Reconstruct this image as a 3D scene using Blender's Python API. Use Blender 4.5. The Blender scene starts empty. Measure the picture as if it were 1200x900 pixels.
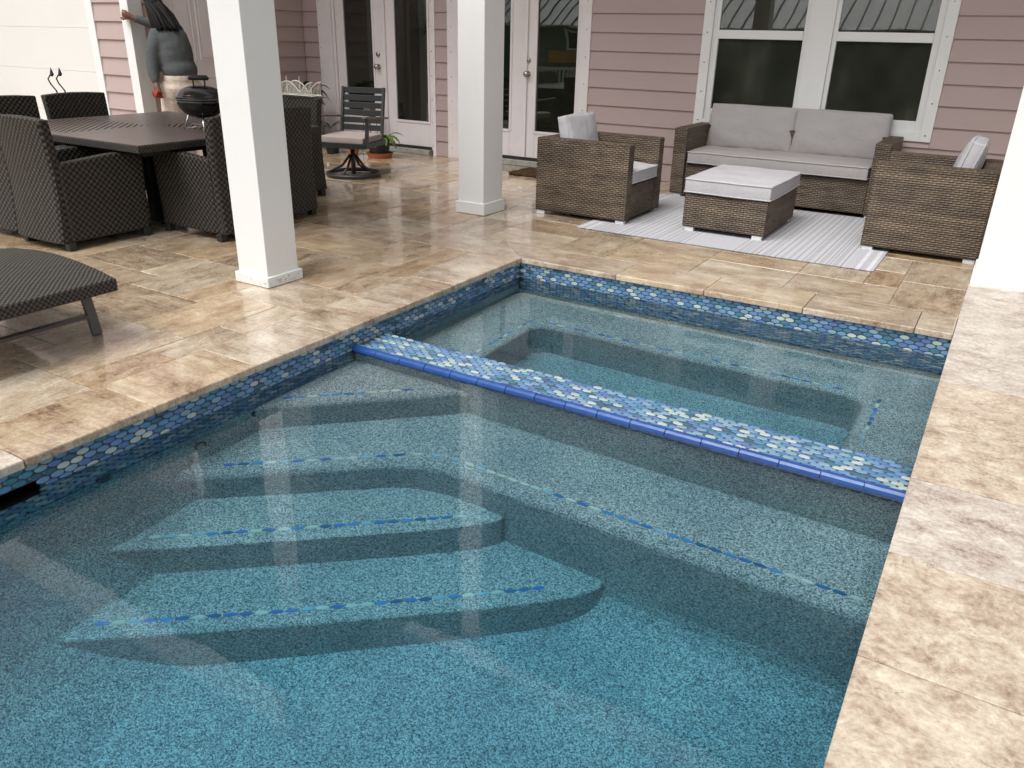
import bpy, bmesh, math, random
from mathutils import Vector, Matrix
from mathutils import noise as mnoise

S = bpy.context.scene
COL = S.collection
random.seed(7)

# ------------------------------------------------------------------ camera
cam_d = bpy.data.cameras.new("camera")
cam = bpy.data.objects.new("camera", cam_d)
COL.objects.link(cam)
S.camera = cam
YAW, PITCH, ROLL = -0.540807, 0.413838, -0.022791
fw = Vector((math.sin(YAW) * math.cos(PITCH), math.cos(YAW) * math.cos(PITCH), -math.sin(PITCH)))
rt = fw.cross(Vector((0, 0, 1))).normalized()
dn = fw.cross(rt)
cr, sr = math.cos(ROLL), math.sin(ROLL)
rr, dd = cr * rt + sr * dn, -sr * rt + cr * dn
cam.matrix_world = Matrix(((rr.x, -dd.x, -fw.x, 0), (rr.y, -dd.y, -fw.y, 0), (rr.z, -dd.z, -fw.z, 1.4), (0, 0, 0, 1)))
cam_d.sensor_width = 36
cam_d.lens = 928.62 / 1200 * 36
cam_d.clip_start = 0.05
cam_d.clip_end = 2000

# ------------------------------------------------------------------ sky, sun, exposure
SUN_EL, SUN_AZ = math.radians(60), math.radians(194)      # azimuth clockwise from +Y
world = bpy.data.worlds.new("World")
S.world = world
world.use_nodes = True
wn = world.node_tree
wn.nodes.clear()
sky = wn.nodes.new("ShaderNodeTexSky")
sky.sky_type = 'NISHITA'
sky.sun_disc = False
sky.sun_elevation = SUN_EL
sky.sun_rotation = SUN_AZ
sky.air_density = 1.0
sky.dust_density = 4.0
hsv = wn.nodes.new("ShaderNodeHueSaturation")               # overcast: the blue is veiled by cloud
hsv.inputs['Saturation'].default_value = 0.18
bg = wn.nodes.new("ShaderNodeBackground")
bg.inputs['Strength'].default_value = 0.125
wo = wn.nodes.new("ShaderNodeOutputWorld")
wn.links.new(sky.outputs[0], hsv.inputs['Color'])
wn.links.new(hsv.outputs[0], bg.inputs['Color'])
wn.links.new(bg.outputs[0], wo.inputs[0])
sun_d = bpy.data.lights.new("sun", 'SUN')
sun_d.energy = 1.4
sun_d.angle = math.radians(36)
sun_d.color = (1.0, 0.985, 0.955)
sun = bpy.data.objects.new("sun", sun_d)
COL.objects.link(sun)
sdir = Vector((math.sin(SUN_AZ) * math.cos(SUN_EL), math.cos(SUN_AZ) * math.cos(SUN_EL), math.sin(SUN_EL)))
sun.rotation_euler = sdir.to_track_quat('Z', 'Y').to_euler()
S.view_settings.view_transform = 'Standard'
S.view_settings.look = 'None'
S.view_settings.gamma = 1.0
S.view_settings.exposure = 0.76
S.render.engine = 'CYCLES'
S.cycles.max_bounces = 14
S.cycles.diffuse_bounces = 5
S.cycles.glossy_bounces = 4
S.cycles.transmission_bounces = 10
S.cycles.volume_bounces = 0
S.cycles.sample_clamp_indirect = 6.0
S.cycles.use_denoising = True

# ------------------------------------------------------------------ material helpers
class NT:
    def __init__(self, name, rough=0.5, spec=0.5, color=(0.5, 0.5, 0.5), metal=0.0):
        self.m = bpy.data.materials.new(name)
        self.m.use_nodes = True
        self.t = self.m.node_tree
        self.t.nodes.clear()
        self.out = self.t.nodes.new("ShaderNodeOutputMaterial")
        self.b = self.t.nodes.new("ShaderNodeBsdfPrincipled")
        self.t.links.new(self.b.outputs[0], self.out.inputs[0])
        self.set(self.b, 'Roughness', rough)
        self.set(self.b, 'Specular IOR Level', spec)
        self.set(self.b, 'Metallic', metal)
        self.set(self.b, 'Base Color', color)
    def set(self, n, k, v):
        if hasattr(v, 'is_output'):
            self.t.links.new(v, n.inputs[k])
        else:
            i = n.inputs[k]
            if isinstance(v, (tuple, list)) and len(v) == 3 and i.type == 'RGBA':
                v = (*v, 1)
            i.default_value = v
    def n(self, typ, out=0, props=None, **ins):
        x = self.t.nodes.new("ShaderNode" + typ)
        for k, v in (props or {}).items():
            setattr(x, k, v)
        for k, v in ins.items():
            k = k.replace('_', ' ') if not k.isdigit() else int(k)
            self.set(x, k, v)
        return x.outputs[out]
    def math(self, op, a, b=0.0, c=None, clamp=False):
        x = self.t.nodes.new("ShaderNodeMath")
        x.operation = op
        x.use_clamp = clamp
        self.set(x, 0, a)
        self.set(x, 1, b)
        if c is not None:
            self.set(x, 2, c)
        return x.outputs[0]
    def vmath(self, op, a, b=None):
        x = self.t.nodes.new("ShaderNodeVectorMath")
        x.operation = op
        self.set(x, 0, a)
        if b is not None:
            self.set(x, 1, b)
        return x.outputs[0]
    def ramp(self, fac, stops, interp='LINEAR'):
        x = self.t.nodes.new("ShaderNodeValToRGB")
        x.color_ramp.interpolation = interp
        e = x.color_ramp.elements
        while len(e) < len(stops):
            e.new(0.5)
        for el, (p, c) in zip(e, stops):
            el.position = p
            el.color = (*c, 1) if len(c) == 3 else c
        self.set(x, 'Fac', fac)
        return x.outputs[0]
    def mix(self, fac, a, b, mode='MIX'):
        x = self.t.nodes.new("ShaderNodeMix")
        x.data_type = 'RGBA'
        x.blend_type = mode
        self.set(x, 0, fac)
        self.set(x, 6, a)
        self.set(x, 7, b)
        return x.outputs[2]
    def noise(self, vec, scale, detail=4.0, rough=0.55, out=0):
        return self.n("TexNoise", out, Vector=vec, Scale=scale, Detail=detail, Roughness=rough)
    def obj(self):
        return self.n("TexCoord", 3)
    def uv(self):
        return self.n("TexCoord", 2)
    def rnd(self):
        return self.n("ObjectInfo", 5)
    def scale(self, v, s):
        return self.vmath('MULTIPLY', v, s)
    def bump(self, h, strength=0.3, dist=0.01):
        x = self.t.nodes.new("ShaderNodeBump")
        self.set(x, 'Height', h)
        self.set(x, 'Strength', strength)
        self.set(x, 'Distance', dist)
        self.set(self.b, 'Normal', x.outputs[0])
    def c(self, k, v):
        self.set(self.b, k, v)

MAT = {}

def plain(name, color, rough=0.5, spec=0.5, metal=0.0, var=0.12, vscale=6.0, bump=0.0, bscale=60.0):
    k = NT(name, rough, spec, color, metal)
    o = k.obj()
    f = k.noise(o, vscale, 5)
    dk = tuple(c * (1 - var) for c in color)
    lt = tuple(min(1, c * (1 + var)) for c in color)
    k.c('Base Color', k.ramp(f, [(0.3, dk), (0.7, lt)]))
    if bump:
        k.bump(k.noise(o, bscale, 4), bump, 0.004)
    MAT[name] = k.m
    return k

def travertine(name, stops, stretch, vein, gloss=0.3, shift=0.34, contrast=1.35, cracks=0.35, freq=1.0):
    k = NT(name, gloss, 0.5)
    r = k.rnd()
    off = k.n("CombineXYZ", 0, X=k.math('MULTIPLY', r, 37.0), Y=k.math('MULTIPLY', r, 91.0), Z=k.math('MULTIPLY', r, 13.0))
    o = k.vmath('ADD', k.obj(), off)
    warp = k.noise(o, 3.0, 3, out=1)
    w = k.vmath('ADD', o, k.scale(k.vmath('SUBTRACT', warp, (0.5, 0.5, 0.5)), (0.12, 0.12, 0.0)))
    big = k.noise(k.scale(w, (1.0, stretch, 1.0)), 3.4 * freq, 6, 0.62)
    fine = k.noise(k.scale(w, (1.0, vein, 1.0)), 7.0 * freq, 8, 0.72)
    mid = k.noise(w, 17.0 * freq, 6, 0.7)
    mott = k.noise(w, 70.0, 5, 0.75)
    f = k.math('ADD', k.math('MULTIPLY', big, 0.45), k.math('ADD', k.math('MULTIPLY', fine, 0.3), k.math('MULTIPLY', mid, 0.27)))
    f = k.math('ADD', f, k.math('MULTIPLY', k.math('SUBTRACT', mott, 0.5), 0.42))
    f = k.math('ADD', k.math('MULTIPLY', k.math('SUBTRACT', f, 0.51), contrast * 1.9), 0.5)
    f = k.math('ADD', f, k.math('MULTIPLY', k.math('SUBTRACT', r, 0.5), shift), clamp=True)
    col = k.ramp(f, stops)
    hue = k.math('FRACT', k.math('MULTIPLY', r, 7.31))
    col = k.mix(k.math('MULTIPLY', k.math('GREATER_THAN', hue, 0.72), 0.35), col, k.mix(1.0, col, (1.0, 0.82, 0.55), 'MULTIPLY'))
    # crack-like seams of darker filler
    cr = k.n("TexVoronoi", 0, {'feature': 'DISTANCE_TO_EDGE'}, Vector=k.vmath('ADD', w, k.scale(k.noise(w, 14.0, 5, 0.7, out=1), (0.35, 0.18, 0.0))), Scale=6.0)
    crm = k.math('MULTIPLY', k.ramp(cr, [(0.0, (1, 1, 1)), (0.022, (0, 0, 0))]), k.ramp(k.noise(o, 6.0, 3), [(0.52, (0, 0, 0)), (0.66, (1, 1, 1))]))
    col = k.mix(k.math('MULTIPLY', crm, cracks), col, (0.13, 0.085, 0.055))
    # small open pits
    v = k.n("TexVoronoi", 0, Vector=k.scale(w, (1.0, 1.8, 1.0)), Scale=46.0)
    pit = k.math('MULTIPLY', k.ramp(v, [(0.0, (1, 1, 1)), (0.2, (0, 0, 0))]), k.ramp(k.noise(o, 9.0, 3), [(0.53, (0, 0, 0)), (0.58, (1, 1, 1))]))
    col = k.mix(k.math('MULTIPLY', pit, 0.7), col, (0.09, 0.06, 0.04))
    k.c('Base Color', col)
    wet = k.noise(o, 1.6, 3)
    k.c('Roughness', k.math('ADD', gloss - 0.08, k.math('MULTIPLY', wet, 0.3)))
    k.c('Coat Weight', k.ramp(wet, [(0.4, (1, 1, 1)), (0.66, (0.25, 0.25, 0.25))]) if gloss < 0.3 else 0.1)
    k.c('Coat Roughness', 0.075 if gloss < 0.3 else 0.3)
    k.c('Coat IOR', 1.5)
    k.bump(k.math('SUBTRACT', k.math('ADD', fine, mott), k.math('MULTIPLY', pit, 1.5)), 0.22, 0.002)
    MAT[name] = k.m

travertine("travertine_floor", [(0.0, (0.095, 0.06, 0.037)), (0.2, (0.22, 0.15, 0.095)), (0.42, (0.355, 0.267, 0.182)), (0.68, (0.475, 0.39, 0.285)), (1.0, (0.63, 0.58, 0.48))], 2.6, 18.0, 0.20, 0.30, 1.5, 0.75)
travertine("travertine_coping", [(0.0, (0.115, 0.073, 0.047)), (0.22, (0.265, 0.188, 0.128)), (0.45, (0.40, 0.315, 0.23)), (0.72, (0.52, 0.45, 0.35)), (1.0, (0.66, 0.615, 0.525))], 2.0, 9.0, 0.24, 0.2, 1.5, 0.7)
travertine("travertine_slab", [(0.0, (0.16, 0.11, 0.085)), (0.22, (0.31, 0.245, 0.20)), (0.45, (0.425, 0.365, 0.31)), (0.7, (0.53, 0.485, 0.42)), (1.0, (0.66, 0.635, 0.575))], 1.2, 1.9, 0.40, 0.12, 1.5, 0.95, 2.4)
plain("grout", (0.30, 0.22, 0.15), 0.8, 0.3, var=0.25, vscale=20)
plain("joint_dark", (0.10, 0.085, 0.07), 0.8, 0.3, var=0.2)

# white paint with faint vertical brush / wood grain
k = NT("white_paint", 0.45, 0.4)
o = k.obj()
g = k.noise(k.scale(o, (14.0, 14.0, 0.8)), 6.0, 6, 0.6)
dirt = k.noise(o, 2.3, 5)
k.c('Base Color', k.mix(k.ramp(dirt, [(0.55, (0, 0, 0)), (0.8, (0.35, 0.35, 0.35))]), (0.73, 0.73, 0.715), (0.60, 0.59, 0.56)))
k.bump(g, 0.35, 0.003)
MAT["white_paint"] = k.m
# chipped column foot
k = NT("scuffed_white", 0.55, 0.4)
o = k.obj()
v = k.noise(o, 46.0, 6, 0.75)
band = k.ramp(k.n("SeparateXYZ", 2, Vector=o), [(0.0, (0, 0, 0)), (0.015, (1, 1, 1)), (0.045, (1, 1, 1)), (0.06, (0, 0, 0))])
ch = k.math('MULTIPLY', k.ramp(v, [(0.54, (0, 0, 0)), (0.6, (1, 1, 1))]), k.math('MULTIPLY', band, k.ramp(k.noise(o, 9.0, 3), [(0.42, (0, 0, 0)), (0.55, (1, 1, 1))])))
k.c('Base Color', k.mix(ch, (0.73, 0.73, 0.715), (0.36, 0.34, 0.32)))
MAT["scuffed_white"] = k.m
plain("door_paint", (0.72, 0.67, 0.665), 0.4, 0.45, var=0.03)
plain("garage_paint", (0.68, 0.665, 0.635), 0.5, 0.4, var=0.02, vscale=2)
plain("ceiling_paint", (0.78, 0.77, 0.75), 0.6, 0.3, var=0.03)
plain("concrete", (0.30, 0.29, 0.26), 0.7, 0.4, var=0.25, vscale=14)
plain("soil", (0.16, 0.12, 0.075), 0.95, 0.2, var=0.4, vscale=9)
# fibre-cement lap siding
k = NT("siding", 0.55, 0.35)
o = k.obj()
g = k.noise(k.scale(o, (1.2, 1.2, 40.0)), 3.0, 7, 0.65)
bl = k.noise(o, 1.7, 3)
r = k.rnd()
k.c('Base Color', k.mix(k.math('MULTIPLY', k.math('ADD', bl, k.math('MULTIPLY', r, 0.5)), 0.55), (0.43, 0.328, 0.314), (0.39, 0.307, 0.288)))
k.bump(g, 0.25, 0.003)
MAT["siding"] = k.m
# glass of doors and windows: dark tinted double glazing
def glass(name, tint, ior, rough=0.0, screen_reflection=(0.05, 0.055, 0.04), amount=0.25):
    k = NT(name)
    k.t.nodes.remove(k.b)
    tr = k.t.nodes.new("ShaderNodeBsdfTransparent")
    tr.inputs[0].default_value = (*tint, 1)
    gl = k.t.nodes.new("ShaderNodeBsdfGlossy")
    gl.inputs['Roughness'].default_value = rough
    fr = k.n("Fresnel", 0, IOR=ior)
    bp = k.t.nodes.new("ShaderNodeBump")
    bp.inputs['Strength'].default_value = 0.02
    bp.inputs['Distance'].default_value = 0.05
    k.t.links.new(k.noise(k.obj(), 2.2, 1), bp.inputs['Height'])
    k.t.links.new(bp.outputs[0], gl.inputs['Normal'])
    mx = k.t.nodes.new("ShaderNodeMixShader")
    k.t.links.new(fr, mx.inputs[0])
    df = k.t.nodes.new("ShaderNodeBsdfDiffuse")
    fn = k.noise(k.scale(k.obj(), (1.0, 1.0, 0.7)), 2.6, 5, 0.6)  # screen and dust tone, with faint reflections painted in as mottling
    k.t.links.new(k.ramp(fn, [(0.35, tuple(c * 0.55 for c in screen_reflection)), (0.6, screen_reflection), (0.72, tuple(c * 1.7 for c in screen_reflection))]), df.inputs[0])
    m2 = k.t.nodes.new("ShaderNodeMixShader")
    m2.inputs[0].default_value = amount
    k.t.links.new(tr.outputs[0], m2.inputs[1])
    k.t.links.new(df.outputs[0], m2.inputs[2])
    k.t.links.new(m2.outputs[0], mx.inputs[1])
    k.t.links.new(gl.outputs[0], mx.inputs[2])
    k.t.links.new(mx.outputs[0], k.out.inputs[0])
    MAT[name] = k.m
glass("clear_pane", (0.60, 0.64, 0.54), 1.95)
glass("screened_pane", (0.42, 0.45, 0.37), 1.38, 0.06, (0.075, 0.082, 0.06), 0.45)
plain("interior_dark", (0.42, 0.42, 0.34), 0.8, 0.2, var=0.1)
plain("interior_floor", (0.10, 0.08, 0.06), 0.5, 0.3)
plain("interior_cloth", (0.07, 0.075, 0.065), 0.8, 0.2, var=0.3)

# pebble finish of the pool
k = NT("pebble_plaster", 0.7, 0.2)
o = k.n("NewGeometry", 0)
v = k.t.nodes.new("ShaderNodeTexVoronoi")
k.set(v, 'Vector', o)
k.set(v, 'Scale', 230.0)
spk = k.n("SeparateColor", 0, Color=v.outputs['Color'])
n1 = k.noise(o, 150.0, 3, 0.7)
f = k.math('ADD', k.math('MULTIPLY', spk, 0.62), k.math('MULTIPLY', n1, 0.42))
cl = k.ramp(f, [(0.18, (0.04, 0.06, 0.066)), (0.36, (0.20, 0.24, 0.25)), (0.55, (0.39, 0.43, 0.435)), (0.74, (0.68, 0.70, 0.70)), (0.9, (0.84, 0.86, 0.86))])
n2 = k.noise(o, 2.2, 5, 0.65)
k.c('Base Color', k.mix(k.ramp(n2, [(0.35, (0, 0, 0)), (0.65, (1, 1, 1))]), cl, k.mix(1.0, cl, (0.70, 0.78, 0.82), 'MULTIPLY')))
k.bump(spk, 0.3, 0.003)
MAT["pebble_plaster"] = k.m
# glass mosaic: one colour per oval
k = NT("mosaic", 0.16, 0.6)
isl = k.n("NewGeometry", 8)
r = k.math('FRACT', k.math('ADD', k.math('MULTIPLY', isl, 17.3), k.math('MULTIPLY', k.rnd(), 5.77)))
cols = [(0.06, 0.16, 0.34), (0.50, 0.53, 0.48), (0.13, 0.25, 0.42), (0.025, 0.13, 0.20), (0.16, 0.28, 0.44), (0.42, 0.48, 0.43), (0.05, 0.20, 0.34),
        (0.08, 0.14, 0.34), (0.22, 0.34, 0.42), (0.018, 0.07, 0.12), (0.11, 0.22, 0.46), (0.12, 0.24, 0.40), (0.07, 0.18, 0.36), (0.20, 0.33, 0.38)]
c1 = k.ramp(r, [(i / len(cols), c) for i, c in enumerate(cols)], 'CONSTANT')
sh = k.noise(k.n("NewGeometry", 0), 60.0, 3)
c1 = k.mix(0.18, c1, (0.20, 0.29, 0.36))
k.c('Base Color', k.mix(k.math('MULTIPLY', sh, 0.5), c1, k.mix(1.0, c1, (0.55, 0.7, 0.75), 'MULTIPLY')))
k.c('Coat Weight', 0.08)
MAT["mosaic"] = k.m
def step_mosaic():
    k = NT("mosaic_step", 0.16, 0.6)
    r = k.math('FRACT', k.math('MULTIPLY', k.n("NewGeometry", 8), 17.3))
    cs = [(0.05, 0.22, 0.62), (0.70, 0.74, 0.68), (0.10, 0.34, 0.70), (0.04, 0.20, 0.50), (0.30, 0.55, 0.70), (0.08, 0.30, 0.66), (0.62, 0.70, 0.62), (0.03, 0.16, 0.36)]
    k.c('Base Color', k.ramp(r, [(i / len(cs), c) for i, c in enumerate(cs)], 'CONSTANT'))
    MAT["mosaic_step"] = k.m
step_mosaic()
plain("mosaic_grout", (0.045, 0.055, 0.06), 0.7, 0.3, var=0.2, vscale=30)
k = NT("cobalt_glaze", 0.22, 0.45)
r = k.rnd()
nn = k.noise(k.vmath('ADD', k.obj(), k.n("CombineXYZ", 0, X=k.math('MULTIPLY', r, 30.0))), 26.0, 4)
k.c('Base Color', k.mix(k.math('ADD', k.math('MULTIPLY', nn, 0.7), k.math('MULTIPLY', r, 0.25)), (0.007, 0.03, 0.15), (0.028, 0.095, 0.30)))
k.bump(nn, 0.25, 0.004)
MAT["cobalt_glaze"] = k.m
# water
k = NT("pool_water")
k.t.nodes.remove(k.b)
rf = k.t.nodes.new("ShaderNodeBsdfRefraction")
rf.inputs['IOR'].default_value = 1.33
rf.inputs['Roughness'].default_value = 0.0
gl = k.t.nodes.new("ShaderNodeBsdfGlossy")
gl.inputs['Roughness'].default_value = 0.0
bp = k.t.nodes.new("ShaderNodeBump")
bp.inputs['Strength'].default_value = 0.05
bp.inputs['Distance'].default_value = 0.02
wv = k.n("NewGeometry", 0)
h = k.math('ADD', k.noise(wv, 4.0, 2, 0.5), k.math('MULTIPLY', k.noise(wv, 26.0, 2, 0.5), 0.10))
k.t.links.new(h, bp.inputs['Height'])
k.t.links.new(bp.outputs[0], rf.inputs['Normal'])
k.t.links.new(bp.outputs[0], gl.inputs['Normal'])
fre = k.t.nodes.new("ShaderNodeFresnel")
fre.inputs['IOR'].default_value = 1.62
mx = k.t.nodes.new("ShaderNodeMixShader")
k.t.links.new(fre.outputs[0], mx.inputs[0])
k.t.links.new(rf.outputs[0], mx.inputs[1])
k.t.links.new(gl.outputs[0], mx.inputs[2])
k.t.links.new(mx.outputs[0], k.out.inputs['Surface'])
va = k.t.nodes.new("ShaderNodeVolumeAbsorption")
va.inputs['Color'].default_value = (0.24, 0.815, 0.94, 1)
va.inputs['Density'].default_value = 0.85
k.t.links.new(va.outputs[0], k.out.inputs['Volume'])
MAT["pool_water"] = k.m

# wicker, flat resin strands over uprights
k = NT("brown_wicker", 0.5, 0.35)
u = k.uv()
r = k.rnd()
uo = k.vmath('ADD', u, k.n("CombineXYZ", 0, X=k.math('MULTIPLY', r, 11.0), Y=k.math('MULTIPLY', r, 3.0)))
strand = k.noise(k.scale(uo, (9.0, 95.0, 1.0)), 1.0, 3, 0.6)
band = k.noise(k.scale(uo, (1.2, 16.0, 1.0)), 1.0, 2, 0.5)
patch = k.noise(k.scale(uo, (7.0, 5.0, 1.0)), 1.0, 3, 0.6)
sx = k.n("SeparateXYZ", 0, Vector=u)
sy = k.n("SeparateXYZ", 1, Vector=u)
row = k.math('SINE', k.math('MULTIPLY', sy, 2 * math.pi / 0.0155))
par = k.math('MULTIPLY', k.math('FLOOR', k.math('DIVIDE', sy, 0.0155)), math.pi)
over = k.math('SINE', k.math('ADD', k.math('MULTIPLY', sx, 2 * math.pi / 0.05), par))
rib = k.math('ABSOLUTE', k.math('SINE', k.math('MULTIPLY', sx, math.pi / 0.025)))
hgt = k.math('ADD', k.math('MULTIPLY', over, 0.5), k.math('MULTIPLY', row, 0.5))
f = k.math('ADD', k.math('ADD', k.math('MULTIPLY', strand, 0.5), k.math('MULTIPLY', band, 0.45)), k.math('MULTIPLY', patch, 0.25))
cl = k.ramp(f, [(0.38, (0.022, 0.016, 0.011)), (0.52, (0.072, 0.050, 0.032)), (0.64, (0.140, 0.101, 0.065)), (0.8, (0.25, 0.19, 0.13))])
gap = k.ramp(k.math('ADD', k.math('MULTIPLY', hgt, 0.5), k.math('MULTIPLY', rib, 0.35)), [(-0.0, (0.30, 0.27, 0.24)), (0.35, (1, 1, 1))])
k.c('Base Color', k.mix(0.85, cl, gap, 'MULTIPLY'))
k.bump(hgt, 0.9, 0.004)
MAT["brown_wicker"] = k.m

def dark_wicker(name, p, base=(0.060, 0.053, 0.042)):
    k = NT(name, 0.58, 0.3)
    u = k.uv()
    jit = k.scale(k.vmath('SUBTRACT', k.noise(u, 7.0, 2, out=1), (0.5, 0.5, 0.5)), (0.012, 0.012, 0.0))
    u2 = k.vmath('ADD', u, jit)
    a = k.math('SINE', k.math('MULTIPLY', k.n("SeparateXYZ", 0, Vector=u2), math.pi / p))
    b = k.math('SINE', k.math('MULTIPLY', k.n("SeparateXYZ", 1, Vector=u2), math.pi / p))
    f = k.math('MULTIPLY', a, b)
    lo = tuple(c * 0.17 for c in base)
    md = tuple(c * 0.62 for c in base)
    hi = tuple(c * 1.3 for c in base)
    cl = k.ramp(k.math('ADD', k.math('MULTIPLY', f, 0.5), 0.5), [(0.3, lo), (0.5, md), (0.8, base), (1.0, hi)])  # strand highlights and dark gaps painted into the weave colour
    cl = k.mix(k.math('MULTIPLY', k.noise(u, 12.0, 3), 0.5), cl, k.mix(1.0, cl, (0.62, 0.62, 0.6), 'MULTIPLY'))
    k.c('Base Color', cl)
    k.bump(f, 0.7, 0.005)
    MAT[name] = k.m
dark_wicker("dark_wicker", 0.0215)
dark_wicker("lounger_wicker", 0.0125, (0.07, 0.063, 0.054))
plain("dark_plastic", (0.02, 0.02, 0.019), 0.5, 0.4)
plain("seat_dark", (0.03, 0.028, 0.026), 0.8, 0.2, var=0.3)
plain("taupe_metal", (0.085, 0.075, 0.072), 0.38, 0.5, var=0.06)
plain("charcoal_metal", (0.022, 0.024, 0.024), 0.42, 0.5, var=0.1)
# cushion cloth
def cloth(name, col, wr=0.6):
    k = NT(name, 0.85, 0.2)
    o = k.obj()
    wv = k.noise(o, 260.0, 2)
    wp = k.vmath('ADD', o, k.scale(k.noise(o, 5.0, 2, out=1), (0.25, 0.25, 0.25)))
    ridge = k.math('SUBTRACT', 1.0, k.math('ABSOLUTE', k.math('MULTIPLY', k.math('SUBTRACT', k.noise(k.scale(wp, (1.0, 1.0, 0.5)), 7.0, 2, 0.5), 0.5), 5.0)), clamp=True)
    wrk = k.math('ADD', k.math('MULTIPLY', ridge, 0.12), k.math('MULTIPLY', k.noise(k.scale(o, (1.0, 1.0, 0.6)), 6.0, 3, 0.5), 0.8))
    st = k.noise(o, 2.5, 4)
    k.c('Base Color', k.mix(k.math('MULTIPLY', k.math('ADD', wv, st), 0.5), tuple(c * 0.8 for c in col), tuple(min(1, c * 1.15) for c in col)))
    k.bump(k.math('ADD', k.math('MULTIPLY', wrk, 1.0), k.math('MULTIPLY', wv, 0.05)), wr, 0.03)
    MAT[name] = k.m
cloth("grey_cloth", (0.37, 0.347, 0.342))
cloth("pale_cloth", (0.43, 0.42, 0.435))
cloth("taupe_cloth", (0.36, 0.30, 0.275), 0.12)
plain("silver_foot", (0.62, 0.63, 0.64), 0.35, 0.5, var=0.05)
plain("brushed_nickel", (0.42, 0.38, 0.34), 0.25, 0.5, metal=1.0, var=0.05)
plain("chrome", (0.75, 0.75, 0.75), 0.2, 0.5, metal=1.0, var=0.03)
plain("black_enamel", (0.008, 0.008, 0.008), 0.12, 0.6, var=0.2)
plain("white_wire", (0.72, 0.69, 0.60), 0.5, 0.4, var=0.06)
plain("terracotta", (0.38, 0.12, 0.05), 0.7, 0.3, var=0.2)
plain("nursery_pot", (0.012, 0.012, 0.012), 0.4, 0.4)
plain("paper_tag", (0.75, 0.75, 0.72), 0.7, 0.2)
plain("leaf_dark", (0.022, 0.05, 0.018), 0.45, 0.4, var=0.5, vscale=8)
plain("leaf_light", (0.10, 0.16, 0.025), 0.45, 0.4, var=0.4, vscale=8)
plain("arm_wood", (0.16, 0.115, 0.08), 0.5, 0.4, var=0.25, vscale=12)
plain("hair", (0.006, 0.005, 0.005), 0.7, 0.2, var=0.3)
plain("skin", (0.15, 0.072, 0.048), 0.5, 0.35, var=0.12, vscale=9)
k = plain("shirt_grey", (0.082, 0.087, 0.09), 0.9, 0.15, var=0.12, bump=0.0)
k.bump(k.math('ADD', k.noise(k.scale(k.obj(), (1, 1, 1.2)), 7.0, 3), k.math('MULTIPLY', k.noise(k.obj(), 200.0, 2), 0.03)), 0.55, 0.03)
k = plain("khaki_cloth", (0.54, 0.45, 0.375), 0.9, 0.15, var=0.1)
k.bump(k.noise(k.scale(k.obj(), (1, 1, 1.6)), 11.0, 4), 0.6, 0.03)
plain("red_cloth", (0.27, 0.035, 0.022), 0.7, 0.3, var=0.4, vscale=20)
# door mat of coarse brown rope
k = NT("coir_rope", 0.95, 0.1)
u = k.obj()
wv = k.noise(k.scale(u, (60.0, 60.0, 60.0)), 1.0, 3)
k.c('Base Color', k.ramp(wv, [(0.35, (0.02, 0.012, 0.007)), (0.65, (0.10, 0.062, 0.036))]))
k.bump(wv, 0.6, 0.006)
MAT["coir_rope"] = k.m
# table metal: painted to look like aged timber
k = NT("table_paint", 0.36, 0.5)
o = k.obj()
g = k.noise(k.scale(o, (2.0, 2.0, 2.0)), 6.0, 6, 0.7)
k.c('Base Color', k.ramp(g, [(0.3, (0.08, 0.061, 0.054)), (0.7, (0.13, 0.102, 0.088))]))
k.bump(k.noise(o, 90.0, 3), 0.1, 0.002)
MAT["table_paint"] = k.m
# outdoor rug
k = NT("rug_weave", 0.95, 0.1)
o = k.obj()
X = k.n("SeparateXYZ", 0, Vector=o)
Y = k.n("SeparateXYZ", 1, Vector=o)
tn = k.math('PINGPONG', k.math('ADD', X, 0.02), 0.56)          # mirrored bands across the rug
wht, gr, dk2 = (0.50, 0.50, 0.515), (0.37, 0.37, 0.39), (0.26, 0.26, 0.285)
st = [(0.0, gr), (0.30, wht), (0.325, dk2), (0.345, wht), (0.38, gr), (0.44, wht), (0.46, dk2), (0.475, wht), (0.50, dk2), (0.515, wht), (0.545, gr), (0.60, wht), (0.63, dk2), (0.65, wht), (0.70, gr), (0.76, wht), (0.785, dk2), (0.80, wht), (0.86, dk2), (0.88, wht), (0.93, gr), (0.97, wht)]
base = k.ramp(k.math('DIVIDE', tn, 0.56), st, 'CONSTANT')
zz = k.math('PINGPONG', k.math('MULTIPLY', Y, 1.0), 0.012)
sq = k.math('SINE', k.math('MULTIPLY', k.math('ADD', k.math('ADD', X, zz), k.math('MULTIPLY', k.noise(o, 30.0, 2), 0.01)), 2 * math.pi / 0.016))
dash = k.math('GREATER_THAN', k.math('SINE', k.math('MULTIPLY', Y, 2 * math.pi / 0.03)), 0.0)
zig = k.math('GREATER_THAN', sq, 0.15)
wide = k.math('LESS_THAN', k.math('DIVIDE', tn, 0.56), 0.30)
b2 = k.mix(k.math('MULTIPLY', wide, k.math('MULTIPLY', zig, 0.75)), base, (0.62, 0.62, 0.65))
end = k.math('GREATER_THAN', k.math('ABSOLUTE', X), 0.97)
endc = k.mix(k.math('MULTIPLY', dash, k.math('LESS_THAN', k.math('PINGPONG', X, 0.035), 0.022)), (0.64, 0.64, 0.66), (0.22, 0.22, 0.25))
b2 = k.mix(end, b2, endc)
tx = k.noise(k.scale(o, (150.0, 150.0, 1.0)), 1.0, 2)
b2 = k.mix(k.ramp(k.noise(o, 9.0, 5, 0.7), [(0.35, (0.0, 0.0, 0.0)), (0.65, (0.5, 0.5, 0.5))]), b2, (0.44, 0.44, 0.455))
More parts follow.
